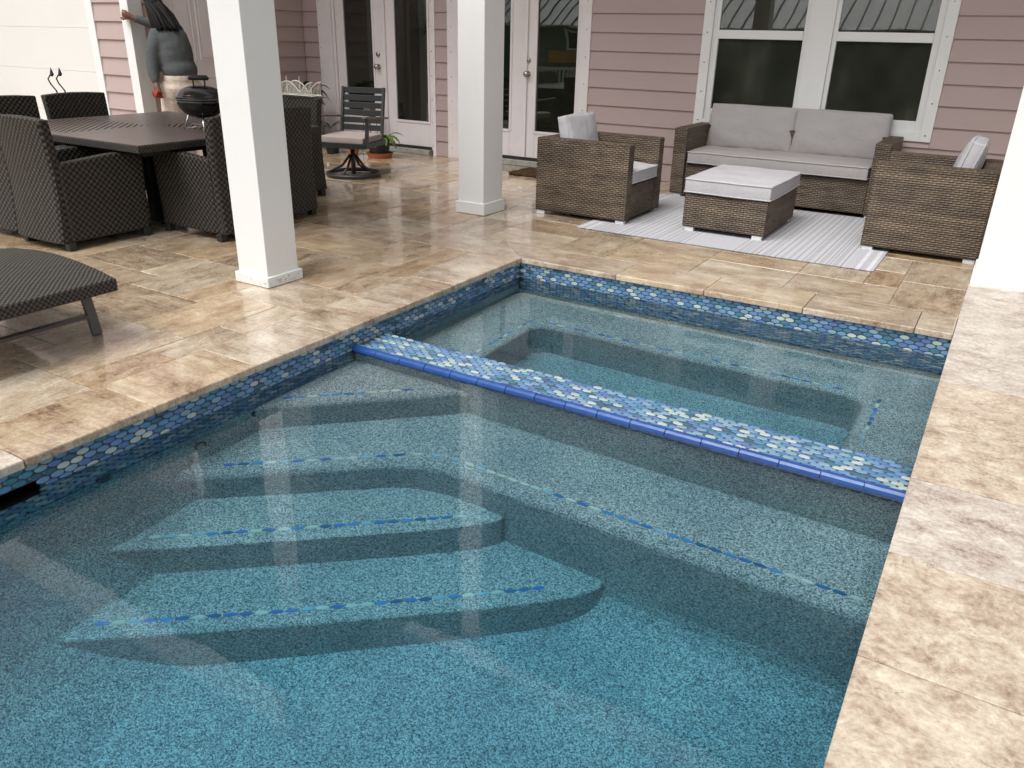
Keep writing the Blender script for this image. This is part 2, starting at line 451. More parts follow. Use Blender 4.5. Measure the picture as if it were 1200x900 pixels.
k.c('Base Color', k.mix(k.math('MULTIPLY', tx, 0.6), b2, k.mix(1.0, b2, (0.62, 0.62, 0.64), 'MULTIPLY')))
k.bump(tx, 0.4, 0.003)
MAT["rug_weave"] = k.m
# neighbours across the pool (seen mirrored in the glass)
plain("neighbour_green", (0.10, 0.17, 0.13), 0.7, 0.3, var=0.1)
plain("neighbour_yellow", (0.52, 0.30, 0.06), 0.7, 0.3, var=0.1)
plain("seam_roof", (0.55, 0.56, 0.58), 0.4, 0.5, var=0.06)
plain("hedge_leaf", (0.03, 0.055, 0.02), 0.6, 0.3, var=0.5)

# ------------------------------------------------------------------ mesh helpers
class MB:
    def __init__(self):
        self.v, self.f = [], []
    def add(self, vs, fs):
        o = len(self.v)
        self.v += [tuple(p) for p in vs]
        self.f += [tuple(i + o for i in f) for f in fs]
        return self
    def box(self, x0, x1, y0, y1, z0, z1):
        return self.add([(x0, y0, z0), (x1, y0, z0), (x1, y1, z0), (x0, y1, z0), (x0, y0, z1), (x1, y0, z1), (x1, y1, z1), (x0, y1, z1)],
                        [(0, 3, 2, 1), (4, 5, 6, 7), (0, 1, 5, 4), (1, 2, 6, 5), (2, 3, 7, 6), (3, 0, 4, 7)])
    def prism(self, poly, z0, z1):
        n = len(poly)
        a = sum(poly[i][0] * poly[(i + 1) % n][1] - poly[(i + 1) % n][0] * poly[i][1] for i in range(n))
        if a < 0:
            poly = poly[::-1]
        vs = [(x, y, z0) for x, y in poly] + [(x, y, z1) for x, y in poly]
        fs = [tuple(range(n))[::-1], tuple(range(n, 2 * n))] + [(i, (i + 1) % n, (i + 1) % n + n, i + n) for i in range(n)]
        return self.add(vs, fs)
    def slab(self, poly, axis, a0, a1):
        """polygon in the two other axes (order x,y,z without `axis`) extruded along `axis`"""
        def mk(p, a):
            q = list(p)
            q.insert(axis, a)
            return tuple(q)
        n = len(poly)
        vs = [mk(p, a0) for p in poly] + [mk(p, a1) for p in poly]
        fs = [tuple(range(n)), tuple(range(2 * n - 1, n - 1, -1))] + [(i, i + n, (i + 1) % n + n, (i + 1) % n) for i in range(n)]
        return self.add(vs, fs)
    def tube(self, pts, r, n=8, closed=False):
        pts = [Vector(p) for p in pts]
        rs = r if isinstance(r, (list, tuple)) else [r] * len(pts)
        m = len(pts)
        vs, fs = [], []
        prev = None
        for i, p in enumerate(pts):
            if closed:
                t = (pts[(i + 1) % m] - pts[i - 1]).normalized()
            else:
                t = (pts[min(i + 1, m - 1)] - pts[max(i - 1, 0)]).normalized()
            if prev is None:
                a = t.orthogonal().normalized()
            else:
                a = (prev - t * prev.dot(t)).normalized()
            prev = a
            b = t.cross(a)
            for j in range(n):
                an = 2 * math.pi * j / n
                vs.append(p + (a * math.cos(an) + b * math.sin(an)) * rs[i])
        for i in range(m if closed else m - 1):
            for j in range(n):
                i2 = (i + 1) % m
                fs.append((i * n + j, i * n + (j + 1) % n, i2 * n + (j + 1) % n, i2 * n + j))
        if not closed:
            fs.append(tuple(range(n))[::-1])
            fs.append(tuple(range((m - 1) * n, m * n)))
        return self.add(vs, fs)
    def lathe(self, prof, c=(0, 0, 0), n=24, cap=True):
        vs, fs = [], []
        for r, z in prof:
            for j in range(n):
                an = 2 * math.pi * j / n
                vs.append((c[0] + r * math.cos(an), c[1] + r * math.sin(an), c[2] + z))
        m = len(prof)
        for i in range(m - 1):
            for j in range(n):
                fs.append((i * n + j, i * n + (j + 1) % n, (i + 1) * n + (j + 1) % n, (i + 1) * n + j))
        if cap:
            fs.append(tuple(range(n))[::-1])
            fs.append(tuple(range((m - 1) * n, m * n)))
        return self.add(vs, fs)
    def bar(self, p, q, w, h, up=(0, 0, 1)):
        p, q = Vector(p), Vector(q)
        t = (q - p).normalized()
        s = t.cross(Vector(up))
        if s.length < 1e-4:
            s = t.cross(Vector((1, 0, 0)))
        s.normalize()
        u = s.cross(t)
        vs = []
        for e in (p, q):
            for a, b in ((-1, -1), (1, -1), (1, 1), (-1, 1)):
                vs.append(e + s * a * w / 2 + u * b * h / 2)
        return self.add(vs, [(0, 1, 2, 3), (7, 6, 5, 4), (0, 4, 5, 1), (1, 5, 6, 2), (2, 6, 7, 3), (3, 7, 4, 0)])
    def grid(self, fn, nu, nv):
        vs = [fn(i / nu, j / nv) for j in range(nv + 1) for i in range(nu + 1)]
        fs = [(j * (nu + 1) + i, j * (nu + 1) + i + 1, (j + 1) * (nu + 1) + i + 1, (j + 1) * (nu + 1) + i) for j in range(nv) for i in range(nu)]
        return self.add(vs, fs)
    def mesh(self, name, mat, smooth=False, recalc=True):
        me = bpy.data.meshes.new(name)
        me.from_pydata(self.v, [], self.f)
        if recalc:
            bm = bmesh.new()
            bm.from_mesh(me)
            bmesh.ops.recalc_face_normals(bm, faces=bm.faces)
            bm.to_mesh(me)
            bm.free()
        me.materials.append(MAT[mat])
        uvl = me.uv_layers.new(name="uv")
        for p in me.polygons:
            n = p.normal
            ax, ay, az = abs(n.x), abs(n.y), abs(n.z)
            for li in p.loop_indices:
                c = me.vertices[me.loops[li].vertex_index].co
                if az >= ax and az >= ay:
                    uvl.data[li].uv = (c.x, c.y)
                elif ax > ay:
                    uvl.data[li].uv = (c.y, c.z)
                else:
                    uvl.data[li].uv = (c.x, c.z)
        if smooth:
            for p in me.polygons:
                p.use_smooth = True
        return me
    def build(self, name, mat, parent=None, smooth=False, bevel=0.0, seg=2, loc=None, sub=0, angle=40, recalc=True):
        o = bpy.data.objects.new(name, self.mesh(name, mat, smooth, recalc))
        COL.objects.link(o)
        if parent:
            o.parent = parent
        if loc:
            o.location = loc
        if bevel:
            b = o.modifiers.new("edge", 'BEVEL')
            b.width = bevel
            b.segments = seg
            b.limit_method = 'ANGLE'
            b.angle_limit = math.radians(angle)
            b.harden_normals = False
        if sub:
            s = o.modifiers.new("sub", 'SUBSURF')
            s.levels = s.render_levels = sub
        return o

def tag(o, label=None, cat=None, group=None, kind=None):
    if label: o['label'] = label
    if cat: o['category'] = cat
    if group: o['group'] = group
    if kind: o['kind'] = kind
    return o

def thing(name, label, cat, loc=(0, 0, 0), rz=0.0, group=None, kind='thing'):
    o = bpy.data.objects.new(name, None)
    COL.objects.link(o)
    o.location = loc
    o.rotation_euler = (0, 0, rz)
    o.empty_display_size = 0.1
    return tag(o, label, cat, group, kind)

def inst(name, me, parent, loc, rz=0.0):
    o = bpy.data.objects.new(name, me)
    COL.objects.link(o)
    o.parent = parent
    o.location = loc
    o.rotation_euler = (0, 0, rz)
    return o

def copy_tree(src, parent=None):
    c = src.copy()
    COL.objects.link(c)
    c.parent = parent
    for ch in src.children:
        copy_tree(ch, c)
    return c

def chamfer_box(w, d, h, c, name, mat):
    """top at z=0, centred, chamfered top edge"""
    m = MB()
    a, b = w / 2, d / 2
    vs = [(-a, -b, -h), (a, -b, -h), (a, b, -h), (-a, b, -h), (-a, -b, -c), (a, -b, -c), (a, b, -c), (-a, b, -c),
          (-a + c, -b + c, 0), (a - c, -b + c, 0), (a - c, b - c, 0), (-a + c, b - c, 0)]
    fs = [(0, 1, 5, 4), (1, 2, 6, 5), (2, 3, 7, 6), (3, 0, 4, 7), (4, 5, 9, 8), (5, 6, 10, 9), (6, 7, 11, 10), (7, 4, 8, 11), (8, 9, 10, 11)]
    return m.add(vs, fs).mesh(name, mat)

def proj(p):
    d = Vector(p) - Vector((0, 0, 1.4))
    z = d.dot(fw)
    if z < 0.05:
        return None
    return (600 + 928.62 * d.dot(rr) / z, 450 + 928.62 * d.dot(dd) / z, z)

# ------------------------------------------------------------------ ground and deck
PX0, PX1, PY0, PY1 = -2.735, -0.03, -1.3, 4.62          # pool walls
NX0, NX1, NY1 = -2.71, -0.045, 4.60                      # inner edge of the coping
CW = 0.36                                                # coping width
HOUSE_Y = 8.296
g = MB()
for (x0, x1, y0, y1) in ((-300, PX0 - 0.3, -300, 300), (PX1 + 0.3, 300, -300, 300), (PX0 - 0.3, PX1 + 0.3, PY1 + 0.3, 300), (PX0 - 0.3, PX1 + 0.3, -300, PY0 - 0.3)):
    g.add([(x0, y0, -0.2), (x1, y0, -0.2), (x1, y1, -0.2), (x0, y1, -0.2)], [(0, 1, 2, 3)])
tag(g.build("ground", "soil"), kind='structure')

deck = MB()
DX0, DX1, DY0 = -11.0, 1.6, -1.6
deck.box(DX0, NX0 - CW + 0.005, DY0, 8.6, -0.2, -0.008)
deck.box(NX0 - CW + 0.005, DX1, NY1 + CW - 0.005, 8.6, -0.2, -0.008)
deck.box(NX0 - CW + 0.005, -0.02, DY0, PY0, -0.2, -0.008)
deck_o = tag(deck.build("deck", "grout"), kind='structure')
MB().box(-0.02, DX1, DY0, NY1 + CW - 0.006, -0.2, -0.014).build("slab_bed", "joint_dark", deck_o)

# pattern of travertine pavers in four sizes on a 0.2 m module
MOD = 0.204
nx = int((1.6 - DX0) / MOD) + 1
ny = int((HOUSE_Y - DY0) / MOD) + 2
occ = [[False] * ny for _ in range(nx)]
gx0, gy0 = NX0 - CW - MOD * round((NX0 - CW - DX0) / MOD), NY1 + CW - MOD * round((NY1 + CW - DY0) / MOD)
tiles = []
for j in range(ny):
    for i in range(nx):
        cx, cy = gx0 + (i + 0.5) * MOD, gy0 + (j + 0.5) * MOD
        if cy > HOUSE_Y + 0.1 or cx < -8.35 and cy > 5.85:
            occ[i][j] = True
        if cx > NX0 - CW and cy < NY1 + CW:
            occ[i][j] = True
        if cx > -0.03 and cy < 6.0:
            occ[i][j] = True
sizes = [(3, 2), (2, 3), (3, 2), (2, 2), (2, 3), (2, 1), (2, 2), (1, 2), (1, 1)]
for j in range(ny):
    for i in range(nx):
        if occ[i][j]:
            continue
        order = sizes[:]
        random.shuffle(order)
        order.sort(key=lambda s: -(s[0] * s[1]) * random.uniform(0.45, 1.0))
        for w, h in order + [(1, 1)]:
            if i + w <= nx and j + h <= ny and all(not occ[a][b] for a in range(i, i + w) for b in range(j, j + h)):
                for a in range(i, i + w):
                    for b in range(j, j + h):
                        occ[a][b] = True
                tiles.append((gx0 + (i + w / 2) * MOD, gy0 + (j + h / 2) * MOD, w, h))
                break
meshes = {}
def tile_mesh(w, h, mat="travertine_floor"):
    key = (max(w, h), min(w, h), mat)
    if key not in meshes:
        meshes[key] = chamfer_box(key[0] * MOD - 0.0035, key[1] * MOD - 0.0035, 0.03, 0.0022, "paver", mat)
    return meshes[key]
def vis(t):
    p = proj((t[0], t[1], 0))
    if not p or not (-60 < p[0] < 1260 and -60 < p[1] < 960):
        return 0
    return t[2] * t[3] / p[2] ** 3
tiles.sort(key=vis, reverse=True)
NSHOW = 285
rest = MB()
for n, (x, y, w, h) in enumerate(tiles):
    dz = random.uniform(-0.0012, 0.0012)
    if n < NSHOW and vis((x, y, w, h)) > 0:
        inst("paver", tile_mesh(w, h), deck_o, (x, y, dz), math.pi / 2 if h > w else random.choice((0, math.pi)))
    else:
        a, b = w * MOD / 2 - 0.0018, h * MOD / 2 - 0.0018
        rest.add([(x - a, y - b, -0.01), (x + a, y - b, -0.01), (x + a, y + b, -0.01), (x - a, y + b, -0.01),
                  (x - a, y - b, dz), (x + a, y - b, dz), (x + a, y + b, dz), (x - a, y + b, dz)],
                 [(4, 5, 6, 7), (0, 1, 5, 4), (1, 2, 6, 5), (2, 3, 7, 6), (3, 0, 4, 7)])
tag(rest.build("outlying_pavers", "travertine_floor", deck_o), kind='stuff')

# ------------------------------------------------------------------ pool
pool = thing("swimming_pool", "sunken pool lined in speckled blue-grey pebble with corner steps and a raised spa end", "pool")
ZW = -0.135
# coping stones (thick bull-nosed travertine)
def coping(poly, mat="travertine_coping"):
    cx = sum(p[0] for p in poly) / len(poly)
    cy = sum(p[1] for p in poly) / len(poly)
    dz = random.uniform(-0.0012, 0.0012)
    m = MB()
    m.prism([(x - cx, y - cy) for x, y in poly], -0.034, 0.0035)
    o = m.build("coping_stone", mat, pool, bevel=0.003 if mat == 'travertine_slab' else 0.006, seg=2, loc=(cx, cy, dz))
    return o
J = 0.0014
ys = [4.96]
yy = 3.815
LY = [yy - 0.523 * i for i in range(0, 12)]
prev = None
coping([(NX0, NY1), (NX0 - CW, NY1 + CW), (NX0 - CW, LY[0] + J), (NX0, LY[0] + J)])
for a, b in zip(LY, LY[1:]):
    coping([(NX0, a - J), (NX0 - CW, a - J), (NX0 - CW, b + J), (NX0, b + J)])
BX = [-2.0, -1.412, -0.822, -0.232]
coping([(NX0 + 0.002, NY1), (NX0 - CW + 0.004, NY1 + CW), (BX[0] - J, NY1 + CW), (BX[0] - J, NY1)])
for a, b in zip(BX, BX[1:]):
    coping([(a + J, NY1), (a + J, NY1 + CW), (b - J, NY1 + CW), (b - J, NY1)])
coping([(BX[-1] + J, NY1), (BX[-1] + J, NY1 + CW), (-0.047, NY1 + CW), (-0.047, NY1)])
RY = [2.823 + 0.521 * i for i in range(7, -9, -1)]
SLW = 0.85
for a, b in zip(RY, RY[1:]):
    coping([(NX1, a - 0.0021), (NX1 + SLW, a - 0.0021), (NX1 + SLW, b + 0.0021), (NX1, b + 0.0021)], "travertine_slab")
for k2 in range(0, 15):
    a, b = RY[k2], RY[k2 + 1]
    coping([(NX1 + SLW + 2 * J, a - J), (DX1, a - J), (DX1, b + J), (NX1 + SLW + 2 * J, b + J)], "travertine_slab")

# shell
FLOOR = -1.13
sh = MB()
def quad(m, *p):
    m.add(p, [tuple(range(len(p)))])
SKY0, SKY1, SKZ0, SKZ1 = 0.93, 1.24, -0.19, -0.104       # skimmer mouth in the left wall
for (ya, yb, za, zb) in ((PY0, SKY0, -0.034, -1.7), (SKY1, PY1, -0.034, -1.7), (SKY0, SKY1, -0.034, SKZ1), (SKY0, SKY1, SKZ0, -1.7)):
    quad(sh, (PX0, ya, za), (PX0, yb, za), (PX0, yb, zb), (PX0, ya, zb))
COVE = [(0.0, -0.36), (0.022, -0.50), (0.06, -0.66), (0.14, -0.82), (0.235, -0.96), (0.36, -1.08), (0.50, -1.165), (0.68, -1.24)]
for (da, za), (db, zb) in zip(COVE, COVE[1:]):
    quad(sh, (PX0 + da, PY0, za), (PX0 + da, 2.94, za), (PX0 + db, 2.94, zb), (PX0 + db, PY0, zb))
quad(sh, (PX1, PY0, -0.034), (PX1, PY1, -0.034), (PX1, PY1, -1.7), (PX1, PY0, -1.7))
quad(sh, (PX0, PY1, -0.034), (PX1, PY1, -0.034), (PX1, PY1, -1.7), (PX0, PY1, -1.7))
quad(sh, (PX0, PY0, -0.034), (PX1, PY0, -0.034), (PX1, PY0, -1.7), (PX0, PY0, -1.7))
quad(sh, (PX0, 0.6, -1.22), (PX1, 0.6, -1.22), (PX1, 3.0, FLOOR), (PX0, 3.0, FLOOR))
quad(sh, (PX0, PY0, -1.6), (PX1, PY0, -1.6), (PX1, 0.6, -1.22), (PX0, 0.6, -1.22))
quad(sh, (PX0, 3.0, -0.90), (PX1, 3.0, -0.90), (PX1, PY1, -0.90), (PX0, PY1, -0.90))
sh_o = sh.build("pool_shell", "pebble_plaster", pool, recalc=False)
fil = MB()
FIL = [(0.0, -0.98), (0.012, -1.04), (0.045, -1.09), (0.10, -1.125), (0.20, -1.16)]
for (da, za), (db, zb) in zip(FIL, FIL[1:]):
    quad(fil, (PX0, 2.43 - da, za), (PX1, 2.43 - da, za), (PX1, 2.43 - db, zb), (PX0, 2.43 - db, zb))
fil.build("bench_cove", "pebble_plaster", pool, recalc=False, smooth=True)
# dividing wall under the spillway
MB().box(PX0 - 0.01, PX1 + 0.01, 2.93, 3.165, -1.25, -0.123).build("spillway_wall", "pebble_plaster", pool)
# spa bench around the well
MB().prism([(PX0 - .01, PY1 + .01), (PX1 + .01, PY1 + .01), (PX1 + .01, 3.16), (-0.36, 3.16), (-0.36, 4.06), (-0.42, 4.12), (-2.23, 4.12), (-2.30, 4.05), (-2.30, 3.16), (PX0 - .01, 3.16)], -1.0, -0.48).build("spa_bench", "pebble_plaster", pool, bevel=0.05, seg=5, angle=30)
# corner steps, each a solid prism reaching down to the floor
def line_pts(p, q, off, x=None, y=None):
    p, q = Vector(p), Vector(q)
    t = (q - p).normalized()
    nrm = Vector((t.y, -t.x))
    p = p + nrm * off
    if x is not None:
        s = (x - p.x) / t.x
    else:
        s = (y - p.y) / t.y
    return tuple(p + t * s)
TL = {'A': ((-2.69, 2.36), (-2.215, 2.815)), 'B': ((-2.62, 1.90), (-1.95, 2.49)), 'C': ((-2.60, 1.494), (-1.596, 2.366)), 'D': ((-2.515, 1.13), (-1.16, 2.30))}
X0 = PX0 - 0.01
a0, a1 = line_pts(*TL['A'], 0.075, x=X0), line_pts(*TL['A'], 0.075, y=2.94)
MB().prism([a0, a1, (X0, 2.94)], -1.3, -0.285).build("corner_step", "pebble_plaster", pool, bevel=0.05, seg=5, angle=30)
YB = 2.43
b0 = line_pts(*TL['B'], 0.075, x=X0)
bc = Vector(line_pts(*TL['B'], 0.075, y=YB))
tB = (Vector(TL['B'][1]) - Vector(TL['B'][0])).normalized()
arc = []
for i in range(7):
    u = i / 6
    p0, p1, p2 = bc - tB * 0.22, bc, bc + Vector((0.22, 0))
    arc.append(tuple(p0 * (1 - u) ** 2 + p1 * 2 * u * (1 - u) + p2 * u * u))
MB().prism([b0] + arc + [(PX1 + .01, YB), (PX1 + .01, 2.95), (X0, 2.95)], -1.3, -0.535).build("bench_step", "pebble_plaster", pool, bevel=0.055, seg=5, angle=25)
def bez(p0, p1, p2, n):
    return [tuple(Vector(p0) * (1 - i / n) ** 2 + Vector(p1) * 2 * (i / n) * (1 - i / n) + Vector(p2) * (i / n) ** 2) for i in range(n + 1)]
for key, zt in (('C', -0.755), ('D', -0.955)):
    t = (Vector(TL[key][1]) - Vector(TL[key][0])).normalized()
    l0 = Vector(line_pts(*TL[key], 0.075, x=-2.60))
    r0 = Vector(line_pts(*TL[key], 0.075, y=YB + 0.02))
    cut = 0.52 if key == 'D' else 0.36
    pts = [line_pts(*TL[key], 0.075, x=X0)] + bez(r0 - t * cut, r0 - t * 0.06, (r0.x - cut * 0.30, YB + 0.02), 6)
    MB().prism(pts + [(X0, YB + 0.02)], -1.35, zt).build("corner_step", "pebble_plaster", pool, bevel=0.055, seg=5, angle=25)

# mosaic ovals ---------------------------------------------------------
OX, OY = 0.0535, 0.0225
def oval_geo(a=0.0252, b=0.0122, h=0.004, n=10):
    vs = [(a * math.cos(2 * math.pi * i / n), b * math.sin(2 * math.pi * i / n), 0) for i in range(n)]
    vs += [(0.82 * x, 0.82 * y, h) for x, y, _ in vs] 
    fs = [(i, (i + 1) % n, (i + 1) % n + n, i + n) for i in range(n)] + [tuple(range(n, 2 * n))]
    return vs, fs
ov_v, ov_f = oval_geo()
def oval_mesh(axis):
    m = MB()
    if axis == 'X':      # on a wall facing +X: long axis along Y
        m.add([(z, x, y) for x, y, z in ov_v], ov_f)
    elif axis == 'Z':
        m.add(ov_v, ov_f)
    return m.mesh("mosaic_tile", "mosaic")
OVX = oval_mesh('X')
stuff = MB()
nsing = 0
ZT = -0.046
cells = []
for rw in range(12):
    z = ZT - rw * OY
    for c in range(-2, int((PY1 + 0.6) / OX) + 1):
        y = PY1 - 0.02 - OX * c - (OX / 2 if rw % 2 else 0)
        if y < -0.6:
            continue
        if SKY0 - 0.012 < y < SKY1 + 0.012 and SKZ0 - 0.004 < z < SKZ1 + 0.006:
            continue
        if y > PY1 - 0.02:
            continue
        if 2.9 < y < 3.2 and z < -0.115:
            continue
        p = proj((PX0, y, z))
        cells.append((p[2] if p and -20 < p[0] < 1220 and -20 < p[1] < 920 and z > ZW else 99, y, z))
cells.sort()
for n, (d, y, z) in enumerate(cells):
    jx = random.uniform(-0.0012, 0.0012)
    if n < 295 and d < 99:
        inst("mosaic_tile", OVX, pool, (PX0 + 0.0015, y + jx, z + jx * 0.5))
    else:
        stuff.add([(PX0 + 0.0015 + zz_, y + jx + x_, z + y_) for x_, y_, zz_ in ov_v], ov_f)
for rw in range(17):
    z = ZT - rw * OY
    for c in range(int((PX1 - PX0) / OX) + 1):
        x = PX0 + 0.03 + OX * c + (OX / 2 if rw % 2 else 0)
        if x > PX1 - 0.02:
            continue
        jx = random.uniform(-0.0012, 0.0012)
        stuff.add([(x + jx + x_, PY1 - 0.0015 - zz_, z + y_) for x_, y_, zz_ in ov_v], ov_f)
for rw in range(11):
    y = 2.945 + rw * OY * 0.95
    for c in range(int((PX1 - PX0) / OX) + 1):
        x = PX0 + 0.03 + OX * c + (OX / 2 if rw % 2 else 0)
        if x > PX1 - 0.02:
            continue
        jx = random.uniform(-0.0014, 0.0014)
        stuff.add([(x + jx + x_, y + y_, -0.1215 + zz_) for x_, y_, zz_ in ov_v], ov_f)
for rw in range(2):
    z = -0.150 - 0.024 - rw * OY
    for c in range(int((PX1 - PX0) / OX) + 1):
        x = PX0 + 0.03 + OX * c + (OX / 2 if rw % 2 else 0)
        if x < PX1 - 0.02:
            stuff.add([(x + x_, 2.928 - zz_, z + y_) for x_, y_, zz_ in ov_v], ov_f)
steps = MB()
def lay_line(p, q, z, skip=0.0):
    p, q = Vector(p), Vector(q)
    L = (q - p).length
    t = (q - p) / L
    nrm = Vector((-t.y, t.x))
    n = max(1, int(L / 0.0545))
    for i in range(n):
        if random.random() < skip:
            continue
        c = p + t * (i + 0.5) * L / n
        steps.add([(c.x + t.x * x_ * 1.05 + nrm.x * y_ * 0.85, c.y + t.y * x_ * 1.05 + nrm.y * y_ * 0.85, z + 0.0012 + zz_) for x_, y_, zz_ in ov_v], ov_f)
lay_line(TL['A'][0], (-2.24, 2.79), -0.285)
pB = [(-2.6, 1.918), (-2.12, 2.335), (-2.0, 2.44), (-1.93, 2.49), (-1.85, 2.515), (-1.75, 2.523)]
for p, q in zip(pB, pB[1:]):
    lay_line(p, q, -0.535)
lay_line((-1.75, 2.523), (-0.08, 2.523), -0.535)
lay_line((-2.58, 1.511), (-1.62, 2.345), -0.755)
lay_line((-2.46, 1.178), (-1.19, 2.274), -0.955)
lay_line((-2.30, 4.18), (-0.36, 4.18), -0.48, 0.25)
lay_line((-0.29, 3.3), (-0.29, 4.16), -0.48, 0.2)
lay_line((-2.365, 3.3), (-2.365, 4.16), -0.48, 0.2)
tag(steps.build("step_edge_tiles", "mosaic_step", pool, recalc=False), kind='stuff')
tag(stuff.build("mosaic_field", "mosaic", pool, recalc=False), kind='stuff')
# dark grout beds behind the mosaic
gb = MB()
quad(gb, (PX0 + 0.001, 3.168, -0.034), (PX0 + 0.001, PY1, -0.034), (PX0 + 0.001, PY1, -0.31), (PX0 + 0.001, 3.168, -0.31))
quad(gb, (PX0 + 0.001, SKY1, -0.034), (PX0 + 0.001, 3.168, -0.034), (PX0 + 0.001, 3.168, -0.31), (PX0 + 0.001, SKY1, -0.31))
quad(gb, (PX0 + 0.001, SKY0, -0.034), (PX0 + 0.001, SKY1, -0.034), (PX0 + 0.001, SKY1, SKZ1), (PX0 + 0.001, SKY0, SKZ1))
quad(gb, (PX0 + 0.001, SKY0, SKZ0), (PX0 + 0.001, SKY1, SKZ0), (PX0 + 0.001, SKY1, -0.31), (PX0 + 0.001, SKY0, -0.31))
quad(gb, (PX0 + 0.001, PY0, -0.034), (PX0 + 0.001, SKY0, -0.034), (PX0 + 0.001, SKY0, -0.31), (PX0 + 0.001, PY0, -0.31))
quad(gb, (PX0, PY1 - 0.001, -0.034), (PX1, PY1 - 0.001, -0.034), (PX1, PY1 - 0.001, -0.42), (PX0, PY1 - 0.001, -0.42))
gb.box(PX0, PX1, 2.931, 3.164, -0.1225, -0.1205)
gb.build("mosaic_grout_bed", "mosaic_grout", pool, recalc=False)
# cobalt trim tiles on both edges of the spillway
ntr = 17
wtr = (PX1 - PX0) / ntr
tm = MB()
tm.slab([(-0.0, -0.048), (0.0, -0.007), (-0.004, -0.004), (-0.010, -0.003), (-0.022, -0.006), (-0.032, -0.014), (-0.036, -0.028), (-0.036, -0.048)], 0, -wtr / 2 + 0.0018, wtr / 2 - 0.0018)
TRIM = tm.mesh("trim_tile", "cobalt_glaze")
for i in range(ntr):
    inst("trim_tile", TRIM, pool, (PX0 + (i + 0.5) * wtr, 2.934, -0.1085 + random.uniform(-0.0008, 0.0008)))
ti = MB()
ti.slab([(0.0, -0.05), (0.0, -0.006), (0.003, -0.004), (0.007, -0.006), (0.009, -0.014), (0.009, -0.05)], 0, -wtr / 2 + 0.0018, wtr / 2 - 0.0018)
TRIM2 = ti.mesh("edge_tile", "cobalt_glaze")
for i in range(ntr):
    inst("edge_tile", TRIM2, pool, (PX0 + (i + 0.5) * wtr, 3.163, -0.114))
# skimmer mouth
sk = MB()
SD = 0.16
xs = PX0 + 0.0025
quad(sk, (xs, SKY0, SKZ0), (xs, SKY1, SKZ0), (xs - SD, SKY1, SKZ0), (xs - SD, SKY0, SKZ0))
quad(sk, (xs, SKY0, SKZ1), (xs, SKY1, SKZ1), (xs - SD, SKY1, SKZ1), (xs - SD, SKY0, SKZ1))
quad(sk, (xs, SKY1, SKZ0), (xs, SKY1, SKZ1), (xs - SD, SKY1, SKZ1), (xs - SD, SKY1, SKZ0))
quad(sk, (xs, SKY0, SKZ0), (xs, SKY0, SKZ1), (xs - SD, SKY0, SKZ1), (xs - SD, SKY0, SKZ0))
quad(sk, (xs - SD, SKY0, SKZ0), (xs - SD, SKY1, SKZ0), (xs - SD, SKY1, SKZ1), (xs - SD, SKY0, SKZ1))
sk.build("skimmer_mouth", "charcoal_metal", pool, recalc=False)
for (y, z) in ((1.47, -0.30), (2.239, -0.37), (1.912, -0.42)):
    ft = MB()
    ft.tube([(0.004, 0.026 * math.cos(a), 0.026 * math.sin(a)) for a in [2 * math.pi * i / 20 for i in range(20)]], 0.007, 6, closed=True)
    ft.add([(0.004, 0.020 * math.cos(2 * math.pi * i / 16), 0.020 * math.sin(2 * math.pi * i / 16)) for i in range(16)], [tuple(range(16))])
    ft.build("return_fitting", "dark_plastic" if y > 1.5 else "charcoal_metal", pool, loc=(PX0 + 0.002, y, z))

water = MB()
water.box(PX0 - SD - 0.01, PX1 + 0.02, PY0 - 0.02, PY1 + 0.02, -1.75, ZW)
tag(water.build("water", "pool_water"), kind='structure')

# ------------------------------------------------------------------ house
house = thing("pink_house", "mauve lap-sided house with white trim, French doors and a covered porch behind the pool", "house")
PITCHZ = 0.1815
HT = 4.4
HL = 2.75
def plank_run(wall, axis, a0, a1, pos, zlo=0.0, zhi=HT, sign=1, joint=None):
    """lap siding boards from a0 to a1 along `axis` on the plane `pos`; sign = outward direction"""
    cuts = [a0] + ([joint] if joint else []) + [a1]
    for p, q in zip(cuts, cuts[1:]):
        L = q - p
        for kz in range(int(zlo / PITCHZ + 0.001), int(math.ceil(zhi / PITCHZ - 0.001))):
            z0 = max(zlo, kz * PITCHZ)
            z1 = min(zhi, (kz + 1) * PITCHZ + 0.012)
            m = MB()
            lo, hi = 0.026, 0.005
            prof = [(0.0, 0.0), (sign * (lo - 0.014), 0.0), (sign * (lo - 0.014), 0.005), (sign * lo, 0.005), (sign * (hi + 0.001), z1 - z0), (0.0, z1 - z0)]
            m.slab([(a, b) for a, b in prof], 0, 0.001, L - 0.001)
            o = m.build("plank", "siding", wall)
            if axis == 'x':
                o.location = (p, pos, z0)
            else:
                o.location = (pos, p, z0)
                o.rotation_euler = (0, 0, math.pi / 2)
W = HOUSE_Y
wall = MB()
WX0, WX1 = -8.30, 4.0
D1 = (-8.016, -6.147)
D2 = (-5.965, -4.09)
WN = (-2.865, -0.647)
WZ0, WZ1 = 0.60, 2.10
DZ1 = 2.16
for x0, x1, z0, z1 in ((WX0, D1[0], 0, HT), (D1[1], D2[0], 0, HT), (D2[1], WN[0], 0, HT), (WN[1], WX1, 0, HT), (D1[0], D1[1], DZ1, HT), (D2[0], D2[1], DZ1, HT), (WN[0], WN[1], 0, WZ0), (WN[0], WN[1], WZ1, HT)):
    wall.box(x0, x1, W, W + 0.14, z0 - 0.2 if z0 == 0 else z0, z1)
wall_o = wall.build("wall", "siding", house)
plank_run(wall_o, 'x', WX0, D1[0], W, sign=-1)
plank_run(wall_o, 'x', D1[1], D2[0], W, sign=-1)
plank_run(wall_o, 'x', D2[1], WN[0], W, sign=-1)
plank_run(wall_o, 'x', WN[1], 2.6, W, sign=-1)
